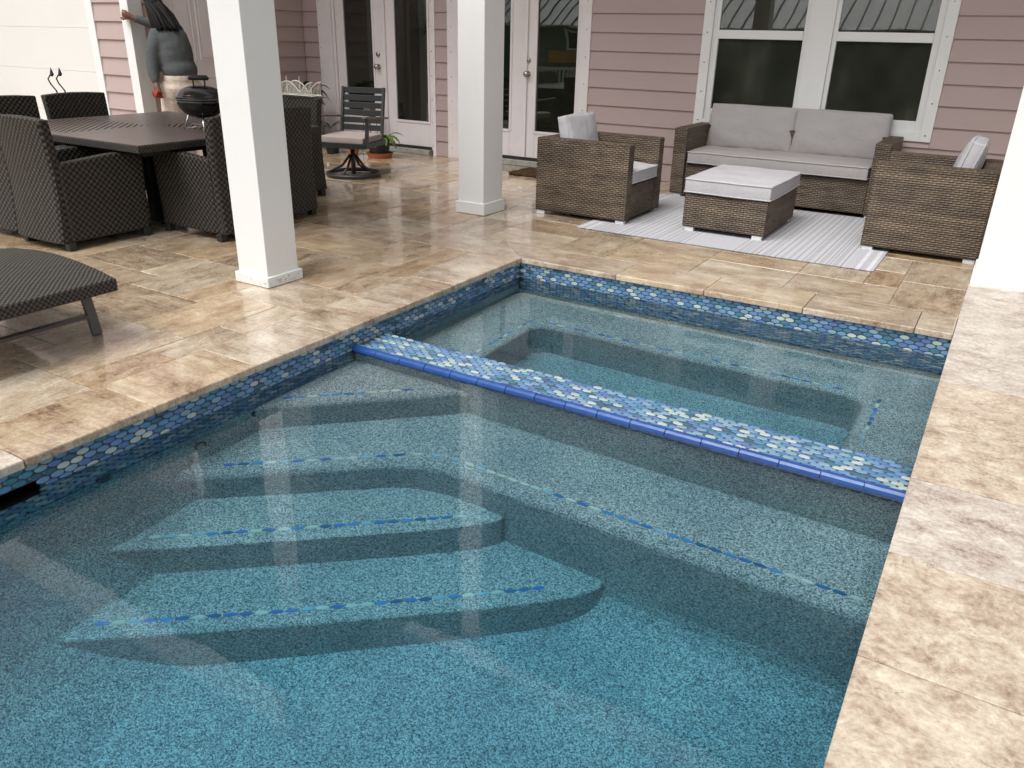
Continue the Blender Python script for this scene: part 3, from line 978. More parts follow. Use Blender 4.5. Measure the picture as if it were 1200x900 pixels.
plank_run(wall_o, 'x', WN[0], WN[1], W, 0, WZ0, sign=-1)
# interior behind the glass
ir = MB()
quad(ir, (-8.3, 11.5, -0.1), (1.5, 11.5, -0.1), (1.5, 11.5, 2.7), (-8.3, 11.5, 2.7))
quad(ir, (-8.3, 8.45, -0.1), (-8.3, 11.5, -0.1), (-8.3, 11.5, 2.7), (-8.3, 8.45, 2.7))
quad(ir, (1.5, 8.45, -0.1), (1.5, 11.5, -0.1), (1.5, 11.5, 2.7), (1.5, 8.45, 2.7))
quad(ir, (-8.3, 8.45, 2.7), (1.5, 8.45, 2.7), (1.5, 11.5, 2.7), (-8.3, 11.5, 2.7))
ir.build("interior_wall", "interior_dark", house, recalc=False)
fl_ = MB()
quad(fl_, (-8.3, 8.43, 0.09), (1.5, 8.43, 0.09), (1.5, 11.5, 0.09), (-8.3, 11.5, 0.09))
fl_.build("interior_floor", "interior_floor", house, recalc=False)

nail = MB()
def nails(x, z0, z1, y):
    z = z0
    while z < z1:
        nail.lathe([(0.007, 0), (0.005, 0.002)], (0, 0, 0), 6)
        n = 12
        for i in range(len(nail.v) - n, len(nail.v)):
            a, b, c = nail.v[i]
            nail.v[i] = (x + a, y - c, z + b)
        z += 0.272

def french_door(x0, x1, leaves, panes, trim_l, trim_r, knob_x):
    """trim boards, two leaves with tall panes, sill"""
    f = MB()
    y0 = W - 0.030
    f.box(x0, trim_l, y0, W + 0.05, 0, DZ1)
    f.box(trim_r, x1, y0, W + 0.05, 0, DZ1)
    f.box(x0, x1, y0 + 0.002, W + 0.05, DZ1, DZ1 + 0.12)
    f.box(trim_l, trim_l + 0.035, W - 0.006, W + 0.06, 0.06, DZ1)
    f.box(trim_r - 0.035, trim_r, W - 0.006, W + 0.06, 0.06, DZ1)
    d = f.build("french_door", "door_paint", house, bevel=0.003)
    nails(x0 + 0.03 if x0 < -6.0 else x0 + 0.06, 0.12, DZ1, y0 - 0.0005)
    nails(x1 - 0.05, 0.12, DZ1, y0 - 0.0005)
    MB().box(trim_l + 0.035, trim_r - 0.035, W - 0.07, W + 0.06, 0.002, 0.062).build("threshold", "concrete", d, bevel=0.006)
    MB().box(trim_l + 0.035, trim_r - 0.035, W - 0.02, W + 0.05, 0.062, 0.085).build("sill", "dark_plastic", d)
    for (l0, l1), (p0, p1) in zip(leaves, panes):
        m = MB()
        ya, yb = W + 0.012, W + 0.056
        m.box(l0, p0, ya, yb, 0.092, DZ1 - 0.012)
        m.box(p1, l1, ya, yb, 0.092, DZ1 - 0.012)
        m.box(p0, p1, ya + 0.0005, yb, 0.092, 0.39)
        m.box(p0, p1, ya + 0.0005, yb, 2.0, DZ1 - 0.012)
        m.build("door_leaf", "door_paint", d, bevel=0.004)
        b = MB()
        e = 0.022
        for (q0, q1, r0, r1) in ((p0 - e, p0 + 0.006, 0.39 - e, 2.0 + e), (p1 - 0.006, p1 + e, 0.39 - e, 2.0 + e), (p0 + 0.006, p1 - 0.006, 0.39 - e, 0.396), (p0 + 0.006, p1 - 0.006, 1.994, 2.0 + e)):
            b.box(q0, q1, ya - 0.009, ya + 0.012, r0, r1)
        b.build("glazing_bead", "door_paint", d, bevel=0.003)
        MB().box(p0, p1, ya + 0.016, ya + 0.022, 0.39, 2.0).build("pane", "clear_pane", d)
    mid = leaves[0][1]
    MB().box(mid + 0.004, mid + 0.05, W - 0.012, W + 0.0115, 0.095, DZ1 - 0.015).build("astragal", "door_paint", d, bevel=0.004)
    for z, r in ((1.008, 0.031), (1.154, 0.027)):
        h = MB()
        if r > 0.03:
            h.lathe([(0.032, 0), (0.032, 0.006), (0.013, 0.012), (0.012, 0.03), (0.027, 0.042), (0.032, 0.056), (0.026, 0.068), (0.004, 0.073)], n=20)
        else:
            h.lathe([(0.030, 0), (0.030, 0.012), (0.024, 0.018), (0.010, 0.02), (0.010, 0.026), (0.002, 0.027)], n=20)
        o = h.build("door_knob" if r > 0.03 else "deadbolt", "brushed_nickel", d, smooth=True, loc=(knob_x, W + 0.011, z))
        o.rotation_euler = (math.pi / 2, 0, 0)
    return d
french_door(D1[0], D1[1], ((-7.745, -6.972), (-6.965, -6.235)), ((-7.607, -7.134), (-6.785, -6.278)), -7.785, -6.195 , -7.055)
french_door(D2[0], D2[1], ((-5.72, -4.925), (-4.917, -4.235)), ((-5.585, -5.105), (-4.765, -4.256)), -5.76, -4.205, -4.868)
tag(nail.build("trim_nails", "brushed_nickel", house), kind='stuff')

# twin sash window
f = MB()
y0 = W - 0.034
f.box(WN[0], WN[0] + 0.095, y0, W + 0.05, WZ0, WZ1)
f.box(WN[1] - 0.095, WN[1], y0, W + 0.05, WZ0, WZ1)
f.box(WN[0] + 0.095, WN[1] - 0.095, y0 + 0.003, W + 0.05, WZ0, WZ0 + 0.07)
f.box(WN[0] + 0.095, WN[1] - 0.095, y0 + 0.003, W + 0.05, WZ1 - 0.07, WZ1)
f.box(-1.862, -1.640, y0 + 0.003, W + 0.05, WZ0 + 0.07, WZ1 - 0.07)
win = f.build("window", "white_paint", house, bevel=0.003)
nail2 = MB()
for nxx in (WN[0] + 0.05, WN[1] - 0.05):
    for i in range(6):
        z = WZ0 + 0.05 + 0.272 * i
        nail2.box(nxx - 0.006, nxx + 0.006, y0 - 0.002, y0, z, z + 0.012)
nail2.build("trim_nail", "brushed_nickel", win)
for (s0, s1, p0, p1) in ((WN[0] + 0.095, -1.862, -2.709, -1.901), (-1.640, WN[1] - 0.095, -1.600, -0.800)):
    fr_ = MB()
    ya, yb = W - 0.004, W + 0.045
    for (q0, q1, r0, r1, dy) in ((s0, p0, WZ0 + 0.07, WZ1 - 0.07, 0), (p1, s1, WZ0 + 0.07, WZ1 - 0.07, 0), (p0, p1, WZ0 + 0.07, 0.769, .001), (p0, p1, 1.418, 1.497, -.012), (p0, p1, 1.98, WZ1 - 0.07, .001)):
        fr_.box(q0, q1, ya + dy, yb, r0, r1)
    fr_.build("sash_frame", "white_paint", win, bevel=0.004)
    MB().box(p0, p1, W + 0.026, W + 0.032, 0.769, 1.418).build("pane", "screened_pane", win)
    MB().box(p0, p1, W + 0.010, W + 0.016, 1.497, 1.98).build("pane", "clear_pane", win)

# garage wing
GY = 5.78
SX = -8.30
gw = MB()
gw.box(-16, -11.9, GY, GY + 0.14, -0.2, HT)
gw.box(-9.03, SX, GY, GY + 0.14, -0.2, HT)
gw.box(-11.9, -9.03, GY, GY + 0.14, 2.3, HT)
gw.box(SX - 0.14, SX, GY + 0.14, 6.19, -0.2, HT)
gw.box(SX - 0.14, SX, 7.02, HOUSE_Y + 0.1, -0.2, HT)
gw.box(SX - 0.14, SX, 6.19, 7.02, 2.14, HT)
gw_o = gw.build("garage_wall", "siding", house)
plank_run(gw_o, 'x', -8.905, -8.41, GY, sign=-1)
plank_run(gw_o, 'y', GY + 0.14, 6.12, SX, sign=-1)
plank_run(gw_o, 'y', 7.11, W - 0.03, SX, sign=-1, joint=7.60)
cb = MB()
cb.box(-8.41, -8.275, GY - 0.03, GY - 0.001, 0, HT)
cb.box(SX - 0.001, -8.276, GY - 0.0005, GY + 0.14, 0, HT)
cb.build("corner_board", "white_paint", gw_o, bevel=0.003)
MB().box(-9.03, -8.905, GY - 0.032, GY - 0.001, 0, 2.4).build("garage_trim", "white_paint", gw_o, bevel=0.003)
gd = MB()
gd.box(-11.9, -9.031, GY + 0.05, GY + 0.08, 0, 2.3)
gd_o = gd.build("garage_door", "garage_paint", house)
for i in range(5):
    MB().box(-11.895, -9.035, GY + 0.018, GY + 0.0495, 0.0008 + i * 0.46, 0.4592 + i * 0.46).build("panel", "garage_paint", gd_o, bevel=0.0025)
# panelled side door
sd = MB()
sd.box(SX - 0.1, SX + 0.012, 6.12, 6.195, 0, 2.24)
sd.box(SX - 0.1, SX + 0.012, 7.02, 7.11, 0, 2.24)
sd.box(SX - 0.1, SX + 0.011, 6.195, 7.02, 2.14, 2.24)
sd_o = sd.build("side_door", "door_paint", house, bevel=0.003)
MB().box(SX - 0.08, SX - 0.035, 6.2, 7.015, 0.02, 2.135).build("door_leaf", "door_paint", sd_o)
for (ya, yb) in ((6.33, 6.575), (6.65, 6.895)):
    for (za, zb) in ((0.25, 0.88), (1.06, 1.84), (1.93, 2.06)):
        m = MB()
        m.tube([(SX - 0.034, ya, za), (SX - 0.034, yb, za), (SX - 0.034, yb, zb), (SX - 0.034, ya, zb)], 0.011, 6, closed=True)
        m.box(SX - 0.04, SX - 0.027, ya + 0.035, yb - 0.035, za + 0.035, zb - 0.035)
        m.build("door_panel", "door_paint", sd_o, bevel=0.004)
# porch roof, out of view; height and extent shaped to let light in
pr = MB()
pr.box(-7.3, -3.53, 2.85, 4.3, HL, HL + 0.2)
pr.box(-8.7, 3.2, 5.56, W + 0.3, HT, HT + 0.2)
pr_o = pr.build("porch_roof", "ceiling_paint", house)
MB().box(-7.3, -3.53, 2.79, 2.849, HL - 0.20, HL + 0.2).build("fascia", "white_paint", pr_o, bevel=0.01)
MB().box(-3.53, -3.48, 2.79, 4.3, HL - 0.16, HL + 0.2).build("fascia", "white_paint", pr_o, bevel=0.01)
MB().box(-3.288, 3.2, 5.50, 5.558, HT - 0.12, HT + 0.2).build("fascia", "siding", pr_o, bevel=0.01)

# porch columns
def column(x0, x1, y0, y1, label, mat="white_paint", bh=0.09, e=0.018, top=2.749):
    cx, cy = (x0 + x1) / 2, (y0 + y1) / 2
    t = thing("porch_column", label, "column", (cx, cy, 0.002), group="white porch columns")
    a, b = (x1 - x0) / 2, (y1 - y0) / 2
    MB().box(-a + e, a - e, -b + e, b - e, bh - 0.001, top).build("shaft", "white_paint", t, bevel=0.004)
    MB().box(-a, a, -b, b, 0, bh).build("base_board", mat, t, bevel=0.004)
column(-3.842, -3.560, 3.112, 3.392, "white square column with a scuffed chipped foot rising in front of the dining table", "scuffed_white", 0.062)
column(-3.968, -3.678, 5.601, 5.93, "slim clean white column standing between the two French doors and the wicker armchair", bh=0.098, top=4.399)
column(-0.040, 0.262, 5.722, 6.03, "wide white column cut by the right edge beside the large wicker armchair", bh=0.105, e=0.012, top=4.399)

# ------------------------------------------------------------------ lounge furniture
def cushion(w, d, h, puff=0.25, n=20, pw=3.2):
    """soft box, centred in x and y, z from 0 to h"""
    m = MB()
    def prof(u):           # spacing towards the edges
        return math.copysign(1 - (1 - abs(u)) ** 1.6, u)
    def p(u, v, s):
        u, v = prof(u), prof(v)
        fall = max(0.0, (1 - abs(u) ** pw)) ** 0.5 * max(0.0, (1 - abs(v) ** pw)) ** 0.5
        x, y = u * w / 2, v * d / 2
        q = max(abs(u), abs(v))
        sq = 1 - 0.018 * (u * u * v * v)
        q3 = Vector((x * 5.0 + w * 7, y * 5.0 + d * 3, s * 2.0))
        nz = mnoise.noise(q3) * 0.5 + mnoise.noise(q3 * 2.6) * 0.25
        ed = mnoise.noise(Vector((x * 7 + 3, y * 7, 9.0))) * 0.006
        sg = (1 + ed / max(w, d) * 2)
        return (x * sq * sg, y * sq * sg, h / 2 + s * h / 2 * ((1 - puff) + puff * fall) + s * nz * 0.020 * (0.35 + fall))
    vt = {}
    N = n
    for s in (1, -1):
        for j in range(N + 1):
            for i in range(N + 1):
                vt[(s, i, j)] = len(m.v)
                m.v.append(p(-1 + 2 * i / N, -1 + 2 * j / N, s))
        for j in range(N):
            for i in range(N):
                q = (vt[(s, i, j)], vt[(s, i + 1, j)], vt[(s, i + 1, j + 1)], vt[(s, i, j + 1)])
                m.f.append(q if s > 0 else q[::-1])
    ring = [(i, 0) for i in range(N)] + [(N, j) for j in range(N)] + [(N - i, N) for i in range(N)] + [(0, N - j) for j in range(N)]
    for a, b in zip(ring, ring[1:] + ring[:1]):
        m.f.append((vt[(-1, *a)], vt[(-1, *b)], vt[(1, *b)], vt[(1, *a)]))
    edge = {s: [m.v[vt[(s, *a)]] for a in ring] for s in (1, -1)}
    return m, edge

def soft(name, w, d, h, mat, parent, loc, rot=(0, 0, 0), puff=0.25, pipe=0.006, pw=3.2):
    m, e = cushion(w, d, h, puff, pw=pw)
    o = m.build(name, mat, parent, smooth=True, bevel=min(0.02, h * 0.16), seg=3, angle=50, loc=loc)
    o.rotation_euler = rot
    if pipe:
        pm = MB()
        for s in (1, -1):
            pm.tube([(x * 1.0, y * 1.0, z - s * 0.004) for x, y, z in e[s]], pipe, 6, closed=True)
        pm.build("piping", mat, o, smooth=True)
    return o

def feet(t, pts, h=0.035, w=0.075, d=0.05, mat="silver_foot"):
    for x, y in pts:
        MB().box(x - w / 2, x + w / 2, y - d / 2, y + d / 2, 0, h).build("foot", mat, t, bevel=0.004)

def armchair(loc, rz, label, L=0.84, Wd=0.76, H=0.635, lean=0.24, th=0.11, back_h=0.40):
    """local: faces +X, sides at +-Wd/2"""
    t = thing("wicker_armchair", label, "armchair", loc, rz, "wicker lounge set")
    z0 = 0.032
    for s in (-1, 1):
        m = MB()
        ya, yb = sorted((s * Wd / 2, s * (Wd / 2 - th)))
        m.box(-L / 2, L / 2, ya, yb, z0, H)
        m.build("arm", "brown_wicker", t, bevel=0.012, seg=2)
    MB().box(-L / 2, -L / 2 + th, -Wd / 2 + th + 0.001, Wd / 2 - th - 0.001, z0, H - 0.004).build("backrest", "brown_wicker", t, bevel=0.012)
    MB().box(-L / 2 + th + 0.001, L / 2 - 0.012, -Wd / 2 + th + 0.001, Wd / 2 - th - 0.001, z0 + 0.004, 0.305).build("seat_base", "brown_wicker", t, bevel=0.01)
    sw, sdp = L - th - 0.01, Wd - 2 * th - 0.006
    soft("seat_cushion", sw, sdp, 0.125, "pale_cloth", t, (th / 2 + 0.008, 0, 0.306))
    soft("back_cushion", back_h, sdp - 0.01, 0.17, "pale_cloth", t, (-L / 2 + th + 0.185, 0, 0.425 + back_h / 2), (0, -math.radians(90) - lean, 0), puff=0.5, pw=2.3)
    feet(t, [(sx * (L / 2 - 0.05), sy * (Wd / 2 - 0.035)) for sx in (-1, 1) for sy in (-1, 1)])
    return t
armchair((-2.98, 6.35, 0.0), 0.0, "brown wicker armchair nearest the French doors, turned towards the footstool", L=0.84, Wd=0.745)
armchair((-0.42, 6.69, 0.0), math.pi, "brown wicker armchair beside the right white column, its pale cushion slumped", L=0.77, Wd=0.78)

# sofa
t = thing("wicker_sofa", "brown wicker two-seat sofa with grey cushions under the twin window", "sofa", (-1.815, 7.86, 0), 0, "wicker lounge set")
for s in (-1, 1):
    xa, xb = sorted((s * 0.955, s * 0.825))
    MB().box(xa, xb, -0.36, 0.36, 0.032, 0.64).build("arm", "brown_wicker", t, bevel=0.012)
MB().box(-0.824, 0.824, 0.24, 0.36, 0.032, 0.636).build("backrest", "brown_wicker", t, bevel=0.012)
MB().box(-0.824, 0.824, -0.33, 0.239, 0.036, 0.318).build("seat_base", "brown_wicker", t, bevel=0.01)
soft("seat_cushion", 1.64, 0.60, 0.125, "grey_cloth", t, (0, -0.065, 0.319), puff=0.18)
for sx, w in ((-0.412, 0.82), (0.412, 0.82)):
    o = soft("back_cushion", 0.41, w + 0.012, 0.20, "grey_cloth", t, (sx, 0.215, 0.635), (0, 0, 0), puff=0.5, pw=2.9)
    o.rotation_euler = (0, -math.radians(100), math.radians(-90))
feet(t, [(sx * 0.88, sy) for sx in (-1, 1) for sy in (-0.32, 0.32)])

# footstool
t = thing("wicker_footstool", "square wicker footstool with a pale grey cushion standing on the striped rug", "footstool", (-1.787, 6.545, 0.005), 0, "wicker lounge set")
MB().box(-0.327, 0.327, -0.455, 0.455, 0.035, 0.295).build("base", "brown_wicker", t, bevel=0.012)
soft("cushion", 0.68, 0.93, 0.12, "pale_cloth", t, (0, 0, 0.296), puff=0.12)
feet(t, [(sx * 0.27, sy * 0.42) for sx in (-1, 1) for sy in (-1, 1)])

# rug
rg = MB()
rg.box(-1.12, 1.12, -0.92, 0.92, 0, 0.005)
tag(rg.build("rug", "rug_weave", loc=(-1.73, 6.60, 0.0035)), "grey and white striped woven rug lying under the footstool", "rug")

# door mat
t = thing("door_mat", "dark brown knotted rope mat in front of the second French door", "mat", (-4.22, 7.80, 0.003), 0)
mm = MB()
for i in range(9):
    yb = -0.20 + i * 0.05
    pts = [(-0.44 + 0.04 * j, yb + 0.012 * math.sin(j * 1.9 + i), 0.014 + 0.006 * math.sin(j * 2.4 + i * 1.3)) for j in range(23)]
    mm.tube(pts, 0.021, 6)
mm.build("rope_row", "coir_rope", t, smooth=True)
MB().box(-0.42, 0.42, -0.2, 0.2, 0.0, 0.012).build("backing", "coir_rope", t)

# ------------------------------------------------------------------ dining set
TBL = (-6.015, 4.265)
TH = 0.67
t = thing("dining_table", "square dark brown slatted dining table surrounded by woven chairs", "table", (TBL[0], TBL[1], 0), 0)
HX, HY = 0.985, 0.855
def clip(poly, axis, val, keep_less):
    out = []
    for i in range(len(poly)):
        p, q = poly[i], poly[(i + 1) % len(poly)]
        ip = (p[axis] <= val) == keep_less or p[axis] == val
        iq = (q[axis] <= val) == keep_less or q[axis] == val
        if ip:
            out.append(p)
        if ip != iq:
            u = (val - p[axis]) / (q[axis] - p[axis])
            out.append((p[0] + u * (q[0] - p[0]), p[1] + u * (q[1] - p[1])))
    return out
m = MB()
zt0 = TH - 0.018
# border, cross rails and the two plain quarters
BRD = 0.10
m.box(-HX, HX, -HY, -HY + BRD, zt0, TH)
m.box(-HX, HX, HY - BRD, HY, zt0, TH)
m.box(-HX, -HX + BRD, -HY + BRD, HY - BRD, zt0, TH)
m.box(HX - BRD, HX, -HY + BRD, HY - BRD, zt0, TH)
m.box(0.0, HX - BRD, -HY + BRD, 0.0, zt0, TH - 0.0002)
m.box(-HX + BRD, 0.0, 0.0, HY - BRD, zt0, TH - 0.0002)
m.build("top", "table_paint", t)
for sx in (-1, 1):
    rx = sorted((sx * 0.03, sx * (HX - BRD)))
    ry = sorted((sx * 0.03, sx * (HY - BRD)))
    MB().box(min(rx[0], 0) if sx > 0 else rx[0], rx[1], ry[0], ry[1], zt0 - 0.012, zt0 - 0.006).build("slot_backing", "dark_plastic", t)  # dark sheet added beneath the slats so the slots read dark
    fr_ = MB()
    if sx < 0:
        fr_.box(-HX + BRD, 0.0, -0.03, 0.0, zt0, TH - 0.0004)
        fr_.box(-0.03, 0.0, -HY + BRD, -0.03, zt0, TH - 0.0004)
    else:
        fr_.box(0.0, HX - BRD, 0.0, 0.03, zt0, TH - 0.0004)
        fr_.box(0.0, 0.03, 0.03, HY - BRD, zt0, TH - 0.0004)
    fr_.build("rail", "table_paint", t)
    PS, GAP = 0.064, 0.017
    c = 0.0
    for kk in range(1, 28):
        s0, s1 = sx * (0.03 + (kk - 1) * PS), sx * (0.03 + kk * PS - GAP)
        # strip s0 < x + y < s1
        L = 3.0
        poly = [((s0 - L) / 2 + 0, (s0 + L) / 2), ((s0 + L) / 2, (s0 - L) / 2), ((s1 + L) / 2, (s1 - L) / 2), ((s1 - L) / 2, (s1 + L) / 2)]
        for ax, r_ in ((0, rx), (1, ry)):
            poly = clip(poly, ax, r_[1], True)
            if len(poly) > 2:
                poly = clip(poly, ax, r_[0], False)
            if len(poly) < 3:
                break
        if len(poly) >= 3:
            MB().prism(poly, zt0, TH - 0.0006).build("slat", "table_paint", t)
ap = MB()
e = 0.012
for (x0, x1, y0_, y1_) in ((-HX - e, HX + e, -HY - e, -HY), (-HX - e, HX + e, HY, HY + e), (-HX - e, -HX, -HY, HY), (HX, HX + e, -HY, HY)):
    ap.box(x0, x1, y0_, y1_, TH - 0.052, TH - 0.004)
ap.build("edge_band", "lounger_wicker", t, bevel=0.005)
MB().box(-0.9, 0.9, -0.77, 0.77, TH - 0.09, TH - 0.0525).build("apron", "dark_plastic", t)
for sx in (-1, 1):
    for sy in (-1, 1):
        MB().box(sx * 0.36 - 0.04, sx * 0.36 + 0.04, sy * 0.36 - 0.04, sy * 0.36 + 0.04, 0.003, TH - 0.091).build("leg", "dark_plastic", t, bevel=0.006)

def dining_chair(label):
    """local: faces +Y"""
    t = thing("woven_armchair", label, "chair", (0, 0, 0), 0, "dark woven dining chairs")
    WD, DP = 0.56, 0.665
    a, b = WD / 2, DP / 2
    # backrest: slab that flares outward at foot and head
    def back(u, v):
        """closed section: u round the outline, v up"""
        z = 0.055 + v * (0.85 - 0.055)
        out = -b - 0.035 * max(0, (0.45 - z) / 0.45) ** 1.6 - 0.03 * max(0, (z - 0.5) / 0.35) ** 1.5
        inn = out + 0.085
        if z > 0.45:
            inn = out + 0.075
        wv = a - 0.012 * (1 - v) - 0.004 * math.sin(v * math.pi)
        seq = [(-wv, inn), (-wv, out + 0.018), (-wv + 0.018, out + 0.004), (-wv * 0.5, out - 0.006), (0, out - 0.010), (wv * 0.5, out - 0.006), (wv - 0.018, out + 0.004), (wv, out + 0.018), (wv, inn), (wv * 0.5, inn - 0.006), (0, inn - 0.01), (-wv * 0.5, inn - 0.006)]
        x, y = seq[int(round(u * 12)) % 12]
        sag = 0.012 * (1 - (x / a) ** 2) if v > 0.97 else 0
        return (x, y, z + sag)
    m = MB()
    NV = 12
    for j in range(NV + 1):
        for i in range(12):
            m.v.append(back(i / 12, j / NV))
    for j in range(NV):
        for i in range(12):
            m.f.append((j * 12 + i, j * 12 + (i + 1) % 12, (j + 1) * 12 + (i + 1) % 12, (j + 1) * 12 + i))
    m.f.append(tuple(range(12))[::-1])
    m.f.append(tuple(range(NV * 12, NV * 12 + 12)))
    m.build("backrest", "dark_wicker", t, bevel=0.008, seg=2, angle=60)
    for s in (-1, 1):
        am = MB()
        y0_ = -b + 0.05
        top = [(y0_, 0.575), (y0_ + 0.06, 0.578), (-0.05, 0.592), (0.08, 0.603), (0.18, 0.604), (0.245, 0.594), (b - 0.006, 0.568), (b, 0.54)]
        prof = [(y0_, 0.055), (b - 0.014, 0.055)] + top[::-1]
        n = len(prof)
        vs = []
        for (y, z) in prof:
            vs.append((s * (a - 0.008 + 0.012 * (z / 0.6)), y, z))
        for (y, z) in prof:
            vs.append((s * (a - 0.075 + 0.006 * (z / 0.6)), y, z))
        fs = [tuple(range(n)), tuple(range(2 * n - 1, n - 1, -1))] + [(i, i + n, (i + 1) % n + n, (i + 1) % n) for i in range(n)]
        am.add(vs, fs)
        am.build("arm", "dark_wicker", t, bevel=0.014, seg=2, angle=50)
    MB().box(-a + 0.073, a - 0.073, b - 0.07, b - 0.02, 0.057, 0.38).build("front_panel", "dark_wicker", t, bevel=0.006)
    soft("seat_cushion", WD - 0.155, DP - 0.12, 0.09, "seat_dark", t, (0, 0.03, 0.381), puff=0.2, pipe=0.0)
    for sx in (-1, 1):
        for sy in (-1, 1):
            MB().prism([(sx * (a - 0.03) + q * 0.028, sy * (b - 0.045) + w_ * 0.028) for q, w_ in ((-1, -1), (1, -1), (1, 1), (-1, 1))], 0.003, 0.058).build("leg", "dark_plastic", t, bevel=0.006)
    return t
proto = dining_chair("x")
CH = [((-5.545, 3.255), 0.0, "dark woven chair directly above the lounger, back to the pool, at the table's near corner"),
      ((-6.135, 3.29), 0.0, "dark woven chair beside the lounger, half cut off by the photo's left edge"),
      ((-4.99, 3.985), math.pi / 2, "dark woven chair left of the scuffed column, its broad arm facing the pool"),
      ((-5.155, 4.55), math.pi / 2, "dark woven chair right of the scuffed column, in front of the basket chair"),
      ((-5.635, 5.165), math.pi, "dark woven chair with a white wire basket on its back"),
      ((-6.885, 4.335), -math.pi / 2, "dark woven chair across the table with two iron hooks rising behind it"),
      ((-6.88, 3.70), -math.pi / 2, "dark woven chair on the table's far side at the very left edge")]
for i, ((x, y), rz, lab) in enumerate(CH):
    c = proto if i == 0 else copy_tree(proto)
    c.location = (x, y, 0)
    c.rotation_euler = (0, 0, rz)
    c['label'] = lab

# kettle grill on the table
GX, GYY = -5.41, 4.265
t = thing("kettle_grill", "small black kettle charcoal grill standing on the dining table", "grill", (GX, GYY, TH), 0)
R = 0.182
def arcp(a0, a1, n, rx, rz, z):
    return [(rx * math.cos(a0 + (a1 - a0) * i / n), z + rz * math.sin(a0 + (a1 - a0) * i / n)) for i in range(n + 1)]
CZ = 0.235
MB().lathe([(r, z) for r, z in arcp(-math.pi / 2 + 0.05, -0.03, 10, R, 0.145, CZ)] + [(R - 0.012, CZ)], n=32).build("bowl", "black_enamel", t, smooth=True, angle=60)
MB().lathe([(R + 0.003, CZ + 0.012), (R + 0.005, CZ + 0.02)] + arcp(0.16, math.pi / 2 - 0.04, 10, R, 0.092, CZ + 0.008), n=32).build("lid", "black_enamel", t, smooth=True)
MB().tube([((R + 0.003) * math.cos(2 * math.pi * i / 32), (R + 0.003) * math.sin(2 * math.pi * i / 32), CZ + 0.004) for i in range(32)], 0.0055, 6, closed=True).build("rim", "taupe_metal", t, smooth=True)
h = MB()
q = math.radians(38)
hx, hy = math.cos(q), math.sin(q)
h.tube([(-0.042 * hx, -0.042 * hy, CZ + 0.09), (-0.042 * hx, -0.042 * hy, CZ + 0.14)], 0.006, 6)
h.tube([(0.042 * hx, 0.042 * hy, CZ + 0.09), (0.042 * hx, 0.042 * hy, CZ + 0.14)], 0.006, 6)
h.build("handle_post", "dark_plastic", t)
h = MB()
h.tube([(-0.072 * hx, -0.072 * hy, CZ + 0.142), (-0.06 * hx, -0.06 * hy, CZ + 0.154), (0.06 * hx, 0.06 * hy, CZ + 0.154), (0.072 * hx, 0.072 * hy, CZ + 0.142)], [0.012, 0.019, 0.019, 0.012], 8)
h.build("lid_handle", "dark_plastic", t, smooth=True)
for an in (200, 320, 80):
    a_ = math.radians(an)
    m = MB()
    m.tube([(0.115 * math.cos(a_), 0.115 * math.sin(a_), CZ - 0.105), (0.175 * math.cos(a_), 0.175 * math.sin(a_), 0.008)], 0.0075, 6)
    m.build("leg", "chrome", t, smooth=True)
m = MB()
m.tube([(0.17 * math.cos(math.radians(200)), 0.17 * math.sin(math.radians(200)), 0.012), (0.04, -0.03, 0.045), (0.17 * math.cos(math.radians(320)), 0.17 * math.sin(math.radians(320)), 0.012)], 0.004, 6)
m.lathe([(0.085, 0.05), (0.09, 0.056), (0.09, 0.06)], n=20)
m.build("ash_catcher", "chrome", t)
MB().tube([(0, 0, CZ - 0.15), (0, 0, 0.06)], 0.008, 6).build("vent_stem", "dark_plastic", t)

# sun lounger, lower left
t = thing("sun_lounger", "dark woven sun lounger with a curved top cut by the left edge", "sun lounger", (-3.455, 1.72, 0), 0)
LW = 0.40
def ltop(x):
    """height of the lounger along its length; x is distance from the pool-side end"""
    pts = [(0, .318), (.17, .344), (.3, .357), (.44, .365), (.59, .363), (.83, .342), (1.0, .313), (1.25, .285), (1.45, .30), (1.7, .38), (2.05, .52)]
    for (xa, za), (xb, zb) in zip(pts, pts[1:]):
        if x <= xb:
            u = (x - xa) / (xb - xa)
            return za + (zb - za) * (u * u * (3 - 2 * u) * 0.35 + u * 0.65)
    return pts[-1][1]
N = 40
vs_t = [(-(2.0 * i / N), ltop(2.0 * i / N)) for i in range(N + 1)]
m = MB()
m.slab(vs_t + [(x, z - 0.062) for x, z in vs_t[::-1]], 1, -LW, LW)
m.f = []
n2 = 2 * (N + 1)
for i in range(N):
    m.f.append((i, i + 1, i + 1 + n2, i + n2))
    j = n2 - 1 - i
    m.f.append((j, j - 1, j - 1 + n2, j + n2))
    m.f.append((i, i + 1, n2 - 2 - i, n2 - 1 - i))
    m.f.append((n2 + i, n2 + i + 1, n2 + n2 - 2 - i, n2 + n2 - 1 - i))
m.f.append((0, n2 - 1, 2 * n2 - 1, n2))
m.f.append((N, N + 1, n2 + N + 1, n2 + N))
m.build("bed", "lounger_wicker", t, bevel=0.008)
lg = []
for y in (0.372, -0.372):
    MB().bar((-0.275, y, 0.33), (-0.205, y, 0.003), 0.048, 0.022, (1, 0, 0.1)).build("leg", "taupe_metal", t, bevel=0.003)
    MB().bar((-1.62, y, 0.30), (-1.69, y, 0.003), 0.048, 0.022, (1, 0, 0.1)).build("leg", "taupe_metal", t, bevel=0.003)
MB().bar((-0.226, -0.348, 0.10), (-0.226, 0.348, 0.10), 0.04, 0.016).build("crossbar", "taupe_metal", t, bevel=0.003)

